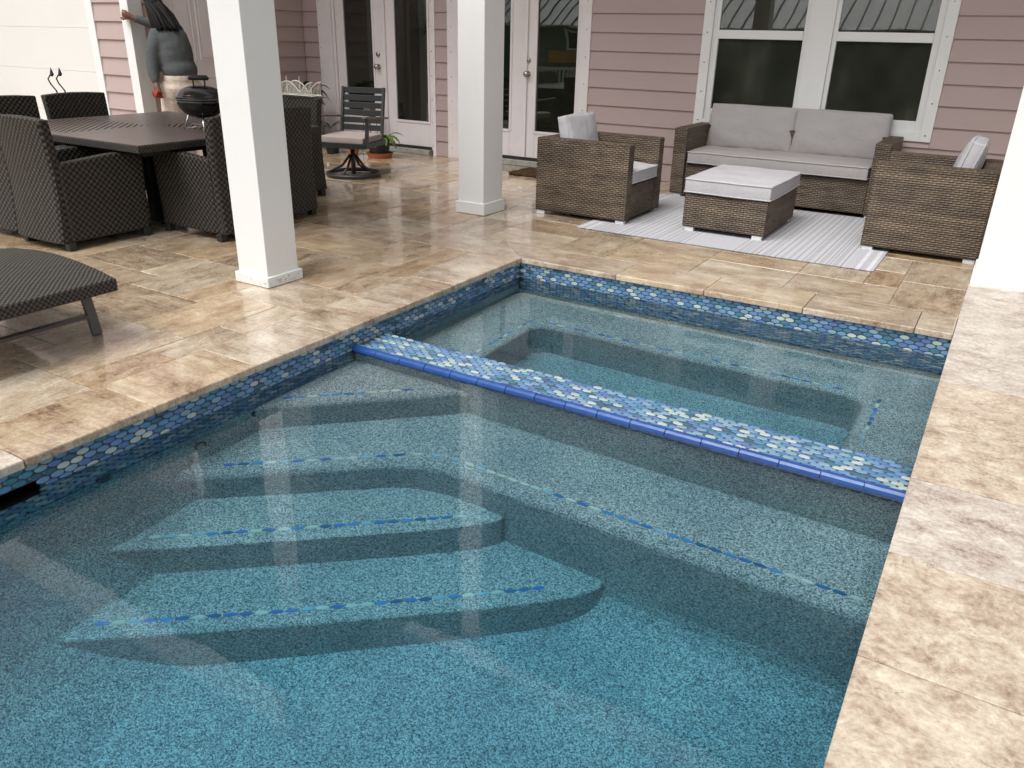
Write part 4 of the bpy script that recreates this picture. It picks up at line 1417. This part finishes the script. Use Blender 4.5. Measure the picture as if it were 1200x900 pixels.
# swivel chair
t = thing("swivel_chair", "dark metal swivel chair with a slatted back and beige cushion near the first French door", "chair", (-5.93, 6.50, 0), 0)
def ringpts(r, z, n=40):
    return [(r * math.cos(2 * math.pi * i / n), r * math.sin(2 * math.pi * i / n), z) for i in range(n)]
MB().tube(ringpts(0.272, 0.024), 0.021, 8, closed=True).build("base_ring", "charcoal_metal", t, smooth=True)
MB().tube([(0, 0, 0.02), (0, 0, 0.30)], 0.024, 12).build("post", "charcoal_metal", t, smooth=True)
for an in (15, 105, 195, 285):
    a_ = math.radians(an)
    MB().tube([(0.265 * math.cos(a_), 0.265 * math.sin(a_), 0.03), (0.13 * math.cos(a_), 0.13 * math.sin(a_), 0.10), (0.03 * math.cos(a_), 0.03 * math.sin(a_), 0.215)], 0.013, 6).build("strut", "charcoal_metal", t, smooth=True)
SA = math.radians(-75)                        # seat faces this way (turned on its swivel)
MB().box(-0.10, 0.10, -0.10, 0.10, 0.285, 0.31).build("swivel_plate", "charcoal_metal", t, bevel=0.004)
def rot(p):
    x, y, z = p
    return (x * math.cos(SA) - y * math.sin(SA), x * math.sin(SA) + y * math.cos(SA), z)
def rbuild(mb, name, mat, **kw):
    mb.v = [rot(p) for p in mb.v]
    return mb.build(name, mat, t, **kw)
m = MB()
for s in (-1, 1):
    m.bar((-0.25, s * 0.255, 0.335), (0.25, s * 0.255, 0.335), 0.03, 0.05)
m.bar((-0.235, -0.24, 0.335), (-0.235, 0.24, 0.335), 0.03, 0.05)
m.bar((0.235, -0.24, 0.335), (0.235, 0.24, 0.335), 0.03, 0.05)
m.box(-0.22, 0.22, -0.24, 0.24, 0.312, 0.33)
rbuild(m, "seat_frame", "charcoal_metal", bevel=0.003)
cm, ce = cushion(0.50, 0.50, 0.075, 0.25)
rbuild(cm, "seat_cushion", "taupe_cloth", smooth=True, bevel=0.012, seg=3, angle=50, loc=(0, 0, 0.352))
for s in (-1, 1):
    rbuild(MB().bar((-0.22, s * 0.235, 0.33), (-0.33, s * 0.235, 0.872), 0.026, 0.04), "back_post", "charcoal_metal", bevel=0.003)
    rbuild(MB().bar((0.215, s * 0.272, 0.325), (0.17, s * 0.272, 0.60), 0.026, 0.045), "arm_post", "charcoal_metal", bevel=0.003)
    rbuild(MB().bar((-0.285, s * 0.272, 0.575), (0.25, s * 0.272, 0.618), 0.05, 0.02), "armrest", "arm_wood", bevel=0.004)
for i in range(6):
    z0 = 0.44 + i * 0.074
    xk = -0.22 - 0.11 * (z0 - 0.33) / 0.542
    h_ = 0.058
    rbuild(MB().bar((xk - 0.006, -0.223, z0 + h_ / 2), (xk - 0.006, 0.223, z0 + h_ / 2), 0.016, h_), "slat", "charcoal_metal", bevel=0.002)

# plants and pots by the wall
def leaf_geo(m, base, direction, L, wd, droop):
    d = Vector(direction).normalized()
    side = d.cross(Vector((0, 0, 1)))
    if side.length < 0.1:
        side = Vector((1, 0, 0))
    side.normalize()
    pts = []
    p = Vector(base)
    n = 5
    for i in range(n + 1):
        u = i / n
        w = wd * math.sin(math.pi * min(0.98, 0.12 + u * 0.88)) ** 0.8
        pts.append((p.copy(), w))
        d2 = (d + Vector((0, 0, -droop * u * 1.6))).normalized()
        p = p + d2 * L / n
    vs, fs = [], []
    for p, w in pts:
        vs += [p - side * w, p + Vector((0, 0, -w * 0.25)), p + side * w]
    for i in range(n):
        for j in range(2):
            fs.append((i * 3 + j, i * 3 + j + 1, i * 3 + 4 + j, i * 3 + 3 + j))
    m.add(vs, fs)
def pot(t, r0, r1, h, mat, z=0.0):
    MB().lathe([(r0, z), (r1, z + h - 0.02), (r1 + 0.008, z + h - 0.02), (r1 + 0.008, z + h), (r1 - 0.006, z + h), (r1 - 0.01, z + h - 0.03)], n=24).build("pot", mat, t, smooth=False)
    MB().lathe([(0.0005, z + h - 0.032), (r1 - 0.008, z + h - 0.03)], n=16, cap=False).build("potting_soil", "soil", t)
def leaves(t, n, zc, spread, L, wd, mat, droop, seed, up=0.6):
    rg_ = random.Random(seed)
    m = MB()
    for i in range(n):
        an = rg_.uniform(0, 2 * math.pi)
        r = rg_.uniform(0, spread)
        el = rg_.uniform(0.1, 1.0) * up * 1.8
        leaf_geo(m, (r * math.cos(an), r * math.sin(an), zc + rg_.uniform(-0.1, 0.1)), (math.cos(an), math.sin(an), el), L * rg_.uniform(0.6, 1.15), wd * rg_.uniform(0.7, 1.2), droop * rg_.uniform(0.5, 1.3))
    m.build("foliage", mat, t, smooth=True, recalc=False)
t = thing("potted_plant", "black nursery pot in a terracotta saucer with lime green leaves by the door sill", "plant", (-6.62, 7.74, 0.003))
MB().lathe([(0.14, 0), (0.165, 0.05), (0.17, 0.055), (0.158, 0.055), (0.135, 0.012)], n=28).build("saucer", "terracotta", t)
pot(t, 0.115, 0.135, 0.235, "nursery_pot", 0.012)
MB().box(-0.145, -0.140, -0.065, -0.035, 0.10, 0.17).build("plant_tag", "paper_tag", t)
m = MB()
for i, (an, el, L, dr) in enumerate(((-30, 0.5, 0.20, 1.6), (-15, 0.8, 0.28, 1.5), (10, 0.6, 0.24, 1.3), (-60, 0.4, 0.22, 1.6), (40, 0.9, 0.25, 1.0), (150, 0.8, 0.2, 1.0), (-5, 0.2, 0.26, 1.4))):
    a_ = math.radians(an)
    leaf_geo(m, (0.09 * math.cos(a_), 0.09 * math.sin(a_), 0.23), (math.cos(a_), math.sin(a_), el), L, 0.038, dr)
m.build("foliage", "leaf_light", t, smooth=True, recalc=False)
t = thing("potted_plant", "small black pot with a white tag standing behind the swivel chair", "plant", (-7.28, 7.62, 0.003))
pot(t, 0.075, 0.095, 0.20, "nursery_pot")
MB().box(-0.02, 0.02, -0.102, -0.097, 0.09, 0.15).build("plant_tag", "paper_tag", t)
leaves(t, 14, 0.24, 0.05, 0.22, 0.022, "leaf_dark", 0.9, 5)
t = thing("flower_pot", "small bare terracotta pot between two black pots", "pot", (-6.98, 7.66, 0.003))
pot(t, 0.06, 0.085, 0.15, "terracotta")
t = thing("house_plant", "bushy dark green plant in the wall corner behind the white wire basket", "plant", (-7.86, 7.78, 0.003))
pot(t, 0.15, 0.19, 0.32, "nursery_pot")
MB().tube([(0, 0, 0.3), (0.01, 0, 0.62)], 0.012, 6).build("stem", "arm_wood", t)
leaves(t, 90, 0.62, 0.13, 0.26, 0.038, "leaf_dark", 1.0, 3, 0.8)
t = thing("hanging_planter", "small wooden cube planter on a wire stand against the first French door", "planter", (-7.02, 8.05, 0.003))
MB().box(-0.055, 0.055, -0.055, 0.055, 0.44, 0.56).build("planter_box", "arm_wood", t, bevel=0.004)
m = MB()
for sx in (-1, 1):
    for sy in (-1, 1):
        m.tube([(sx * 0.05, sy * 0.05, 0.44), (sx * 0.08, sy * 0.08, 0.0)], 0.004, 5)
m.build("stand", "charcoal_metal", t)

# white wire basket on the back of the far chair
t = thing("wire_basket", "white wire basket with pointed finials hung over a dark woven chair back", "basket", (-5.635, 5.505, 0.866))
m = MB()
wx, wy, hh = 0.235, 0.055, 0.125
def arch(x):
    return 0.015 + 0.105 * abs(math.cos(math.pi * (x / wx) * 1.0)) ** 1.5
for y in (-wy, wy):
    m.tube([(-wx, y, 0.006), (wx, y, 0.006)], 0.0045, 5)
    m.tube([(-wx + 2 * wx * i / 28, y, 0.02 + 0.10 * abs(math.sin(1.5 * math.pi * i / 28 + 0.0)) ** 0.8) for i in range(29)], 0.0045, 5)
    for i in range(1, 28):
        x = -wx + 2 * wx * i / 28
        z = 0.02 + 0.10 * abs(math.sin(1.5 * math.pi * i / 28)) ** 0.8
        m.tube([(x, y, 0.006), (x, y, z)], 0.0024, 4)
for x in (-wx, wx):
    m.tube([(x, -wy, 0.006), (x, wy, 0.006)], 0.004, 5)
for fxx in (-0.08, 0.08):
    m.tube([(fxx, -wy, 0.006), (fxx, -wy, 0.165)], [0.006, 0.003], 6)
m.build("wire_frame", "white_wire", t)

# iron hooks behind the far chair
for i, dy in enumerate((0.0, 0.075)):
    t = thing("iron_hook", ("left" if i == 0 else "right") + " one of two black iron rods with spear tips behind the far chair", "garden hook", (-7.36, 4.285 + dy, 0.003), 0, "black iron hooks")
    m = MB()
    m.tube([(0, 0, 0), (0, 0.01, 0.75), (0, -0.005, 0.865), (0, -0.045, 0.925), (0, -0.06, 0.965), (0, -0.04, 0.992), (0, -0.018, 0.995)], 0.0065, 6)
    m.build("rod", "charcoal_metal", t, smooth=True)
    MB().lathe([(0.006, 0.985), (0.017, 1.002), (0.010, 1.03), (0.0015, 1.058)], (0, -0.018, 0), n=8).build("spear_tip", "charcoal_metal", t)

# ------------------------------------------------------------------ person at the wall corner
t = thing("person", "woman with long dark hair in grey top and beige trousers gripping the wall corner", "person", (-7.80, 5.90, 0.003))
# she faces the corner board (-x, a little +y), left arm towards the camera; local axes follow the world's
ox, oy = -7.80, 5.90
def blob(name, mat, parent, tubes, balls=(), vox=0.014, smooth=6):
    """one continuous skin: tapered limbs and rounded masses fused by a voxel remesh"""
    m = MB()
    def ball(c, r):
        prof = [(max(0.0008, math.sin(math.pi * i / 10)), -math.cos(math.pi * i / 10)) for i in range(11)]
        k0 = len(m.v)
        m.lathe(prof, n=16)
        for i in range(k0, len(m.v)):
            x, y, z = m.v[i]
            m.v[i] = (c[0] - ox + x * r[0], c[1] - oy + y * r[1], c[2] + z * r[2])
    for tb in tubes:
        m.tube([(p[0] - ox, p[1] - oy, p[2]) for p in tb], [p[3] for p in tb], 14)
        for p in tb:
            ball(p, (p[3], p[3], p[3]))
    for c, r in balls:
        ball(c, r)
    o = m.build(name, mat, parent, smooth=True)
    rm = o.modifiers.new("fuse", 'REMESH')
    rm.mode = 'VOXEL'
    rm.voxel_size = vox
    rm.use_smooth_shade = True
    sm = o.modifiers.new("smooth", 'SMOOTH')
    sm.factor = 0.5
    sm.iterations = smooth
    return o
bt = [[(-7.83, 5.93, 0.90, 0.12), (-7.84, 5.93, 1.10, 0.12), (-7.86, 5.92, 1.33, 0.10), (-7.945, 5.90, 1.45, 0.052), (-8.0, 5.89, 1.53, 0.055)],
      [(-7.84, 5.85, 0.85, 0.08), (-7.88, 5.83, 0.47, 0.055), (-7.85, 5.83, 0.10, 0.042), (-7.95, 5.82, 0.04, 0.036)],
      [(-7.80, 6.02, 0.85, 0.08), (-7.78, 6.06, 0.47, 0.055), (-7.76, 6.07, 0.10, 0.042), (-7.86, 6.08, 0.04, 0.036)],
      [(-7.90, 5.80, 1.31, 0.06), (-7.925, 5.715, 1.06, 0.045), (-7.88, 5.67, 0.875, 0.031), (-7.855, 5.66, 0.82, 0.033), (-7.84, 5.655, 0.785, 0.033)],
      [(-7.90, 6.02, 1.36, 0.06), (-8.085, 5.93, 1.42, 0.045), (-8.215, 5.755, 1.485, 0.031), (-8.25, 5.715, 1.508, 0.036), (-8.265, 5.70, 1.525, 0.034)]]
for i, (x, y, z) in enumerate(((-8.268, 5.695, 1.552), (-8.276, 5.692, 1.534), (-8.28, 5.692, 1.515), (-8.278, 5.695, 1.497))):
    bt.append([(x + 0.012, y + 0.008, z, 0.011), (x - 0.036, y + 0.010, z + 0.006 - 0.003 * i, 0.0105), (x - 0.058 + 0.004 * i, y + 0.030, z - 0.004 * i, 0.0095), (x - 0.05, y + 0.05, z - 0.008, 0.0085)])
bt.append([(-8.25, 5.70, 1.485, 0.013), (-8.292, 5.688, 1.472, 0.0115), (-8.325, 5.692, 1.482, 0.0095)])
for i, (x, y, z) in enumerate(((-7.862, 5.640, 0.745), (-7.848, 5.645, 0.738), (-7.834, 5.652, 0.738), (-7.820, 5.660, 0.745))):
    bt.append([(x, y + 0.006, z + 0.035, 0.0105), (x - 0.006, y, z, 0.010), (x, y + 0.018, z - 0.022, 0.009), (x + 0.01, y + 0.032, z - 0.018, 0.008)])
bt.append([(-7.872, 5.662, 0.80, 0.012), (-7.884, 5.650, 0.772, 0.011), (-7.872, 5.642, 0.752, 0.009)])
HC = (-8.035, 5.88, 1.585)
body = blob("body", "skin", t, bt, [((HC[0], HC[1], HC[2] + 0.022), (0.098, 0.078, 0.098)), ((HC[0] - 0.032, HC[1], HC[2] - 0.045), (0.062, 0.056, 0.068)), ((HC[0] - 0.102, HC[1], HC[2] - 0.014), (0.020, 0.014, 0.022)),
             ((HC[0] - 0.094, HC[1], HC[2] - 0.052), (0.012, 0.026, 0.010)), ((HC[0] - 0.078, HC[1], HC[2] - 0.095), (0.022, 0.028, 0.022)), ((HC[0] + 0.006, HC[1] - 0.080, HC[2] - 0.01), (0.022, 0.010, 0.030)), ((HC[0] + 0.006, HC[1] + 0.080, HC[2] - 0.01), (0.022, 0.010, 0.030))], vox=0.0065, smooth=3)
for sgn in (-1, 1):
    MB().lathe([(0.001, -0.011), (0.009, -0.007), (0.012, 0), (0.009, 0.007), (0.001, 0.011)], n=10).build("eye", "paper_tag", body, smooth=True, loc=(HC[0] - 0.083 - ox, HC[1] + sgn * 0.031 - oy, HC[2] + 0.016))
    MB().tube([(HC[0] - 0.094 - ox, HC[1] + sgn * 0.016 - oy, HC[2] + 0.036), (HC[0] - 0.088 - ox, HC[1] + sgn * 0.048 - oy, HC[2] + 0.036)], 0.004, 5).build("eyebrow", "hair", body)
MB().tube([(HC[0] - 0.100 - ox, HC[1] - 0.02 - oy, HC[2] - 0.052), (HC[0] - 0.106 - ox, HC[1] - oy, HC[2] - 0.051), (HC[0] - 0.100 - ox, HC[1] + 0.02 - oy, HC[2] - 0.052)], 0.004, 6).build("mouth", "red_cloth", body, smooth=True)
st = [[(-7.915, 5.80, 1.325, 0.088), (-7.93, 5.745, 1.20, 0.084), (-7.935, 5.712, 1.06, 0.074), (-7.908, 5.682, 0.95, 0.060), (-7.883, 5.668, 0.885, 0.044)],
      [(-7.90, 6.01, 1.365, 0.085), (-8.0, 5.97, 1.40, 0.066), (-8.09, 5.925, 1.425, 0.058), (-8.15, 5.845, 1.452, 0.048), (-8.20, 5.775, 1.476, 0.041)],
      [(-7.90, 5.90, 1.36, 0.115), (-7.94, 5.895, 1.435, 0.068)], [(-7.915, 5.80, 1.325, 0.088), (-7.88, 5.90, 1.35, 0.11), (-7.89, 6.01, 1.365, 0.088)]]
shirt = blob("shirt", "shirt_grey", t, st, [((-7.83, 5.925, 1.13), (0.172, 0.182, 0.31)), ((-7.805, 5.93, 0.99), (0.180, 0.188, 0.15)), ((-7.845, 5.92, 1.30), (0.145, 0.17, 0.13))], vox=0.012, smooth=16)
tt = [[(-7.86, 5.84, 0.78, 0.125), (-7.89, 5.825, 0.50, 0.112), (-7.87, 5.825, 0.25, 0.10), (-7.86, 5.83, 0.09, 0.095)],
      [(-7.77, 6.03, 0.78, 0.125), (-7.77, 6.06, 0.50, 0.108), (-7.76, 6.065, 0.25, 0.10), (-7.76, 6.07, 0.09, 0.095)]]
blob("trousers", "khaki_cloth", t, tt, [((-7.805, 5.93, 0.90), (0.175, 0.18, 0.13)), ((-7.80, 5.935, 0.81), (0.178, 0.19, 0.13))], vox=0.013, smooth=4)
# hair: a cap and many locks falling back over the shoulders
rh = random.Random(12)
locks = []
for i in range(64):
    ph = math.pi * (0.08 + 0.84 * rh.random())                 # across the head, camera side to far side
    sd_ = -math.cos(ph)
    el = rh.uniform(-0.35, 0.95)
    p0 = (HC[0] + 0.02 - 0.06 * rh.random(), HC[1] + sd_ * 0.06, HC[2] + 0.115 - 0.035 * abs(sd_))
    p1 = (HC[0] + 0.10 - 0.05 * abs(sd_) + 0.03 * el, HC[1] + sd_ * 0.105, HC[2] + 0.05 - 0.05 * abs(sd_))
    p2 = (HC[0] + 0.16 - 0.10 * max(0, abs(sd_) - 0.35) + 0.07 * el, HC[1] + sd_ * 0.115, HC[2] - 0.07 - 0.02 * abs(sd_) + 0.02 * el)
    p3 = (HC[0] + 0.235 - 0.17 * max(0, abs(sd_) - 0.3) + 0.11 * el, HC[1] + sd_ * 0.125, HC[2] - 0.165 - 0.02 * rh.random())
    p4 = (p3[0] + 0.02 + 0.015 * rh.random(), p3[1] + 0.01 * rh.uniform(-1, 1), p3[2] - 0.025 - 0.02 * rh.random())
    r_ = rh.uniform(0.013, 0.021)
    locks.append([(*p0, r_), (*p1, r_ * 1.25), (*p2, r_ * 1.3), (*p3, r_), (*p4, 0.005)])
hm = MB()
for lk in locks:
    pts = []
    for j in range(len(lk) - 1):
        for u in (0.0, 0.5):
            pts.append(tuple(lk[j][q_] * (1 - u) + lk[j + 1][q_] * u for q_ in range(4)))
    pts.append(lk[-1])
    hm.tube([(p[0] - ox, p[1] - oy, p[2]) for p in pts], [p[3] for p in pts], 7)
k0 = len(hm.v)
hm.lathe([(max(0.0008, math.sin(math.pi * i / 10)), -math.cos(math.pi * i / 10)) for i in range(11)], n=18)
for i in range(k0, len(hm.v)):
    x, y, z = hm.v[i]
    hm.v[i] = (HC[0] + 0.022 - ox + x * 0.098, HC[1] - oy + y * 0.092, HC[2] + 0.032 + z * 0.102)
hm.build("hair", "hair", t, smooth=True)
MB().lathe([(0.004, -0.006), (0.012, -0.004), (0.012, 0.004), (0.004, 0.006)], (-8.318 - ox, 5.692 - oy, 1.487), n=10).build("ring", "charcoal_metal", t)
rc = thing("red_cloth", "crumpled red cloth held in the woman's lowered hand", "cloth", (-7.84, 5.64, 0.75))
m, _e = cushion(0.075, 0.06, 0.085, 0.5, 8)
rg2 = random.Random(4)
m.v = [(x + rg2.uniform(-.008, .008), y + rg2.uniform(-.008, .008), z - 0.035 + rg2.uniform(-.008, .008)) for x, y, z in m.v]
m.build("cloth_bundle", "red_cloth", rc, smooth=True)

# ------------------------------------------------------------------ neighbouring cottage across the yard (mirrored in the glass and the water)
nb = thing("neighbour_cottage", "green cottage with a pale standing-seam roof mirrored in the glass", "house")
NY = -9.0
MB().box(-17, 4, NY - 6, NY, -0.25, 1.72).build("wall", "neighbour_green", nb)
m = MB()
m.slab([(NY + 0.35, 1.70), (NY + 0.35, 1.76), (NY - 3.0, 3.7), (NY - 6.3, 1.76), (NY - 6.3, 1.70), (NY - 3.0, 3.62)], 0, -17.4, 4.4)
rf_ = m.build("roof", "seam_roof", nb)
for i in range(54):
    x = -17.2 + i * 0.4
    m = MB()
    m.bar((x, NY + 0.35, 1.775), (x, NY - 3.0, 3.715), 0.03, 0.05)
    m.build("seam", "charcoal_metal", rf_)
MB().box(-14.2, -10.6, NY + 0.001, NY + 0.05, 0.62, 1.0).build("balcony_band", "neighbour_yellow", nb)
for (x0, x1) in ((-13.6, -12.7), (-11.9, -11.0), (-5.5, -4.3), (-2.5, -1.3)):
    m = MB()
    for (a, b, c, d) in ((x0, x1, 1.02, 1.08), (x0, x1, 1.58, 1.64), (x0, x0 + 0.07, 1.08, 1.58), (x1 - 0.07, x1, 1.08, 1.58), ((x0 + x1) / 2 - 0.03, (x0 + x1) / 2 + 0.03, 1.08, 1.58)):
        m.box(a, b, NY + 0.002, NY + 0.06, c, d)
    wf = m.build("window", "white_paint", nb)
    MB().box(x0 + 0.07, x1 - 0.07, NY + 0.003, NY + 0.02, 1.08, 1.58).build("pane", "screened_pane", wf)
m = MB()
for i in range(30):
    x = -14.4 + i * 0.135
    m.box(x, x + 0.05, NY + 0.6, NY + 0.65, -0.2, 0.42)
m.box(-14.5, -10.3, NY + 0.59, NY + 0.66, 0.42, 0.50)
m.build("railing", "white_paint", nb)
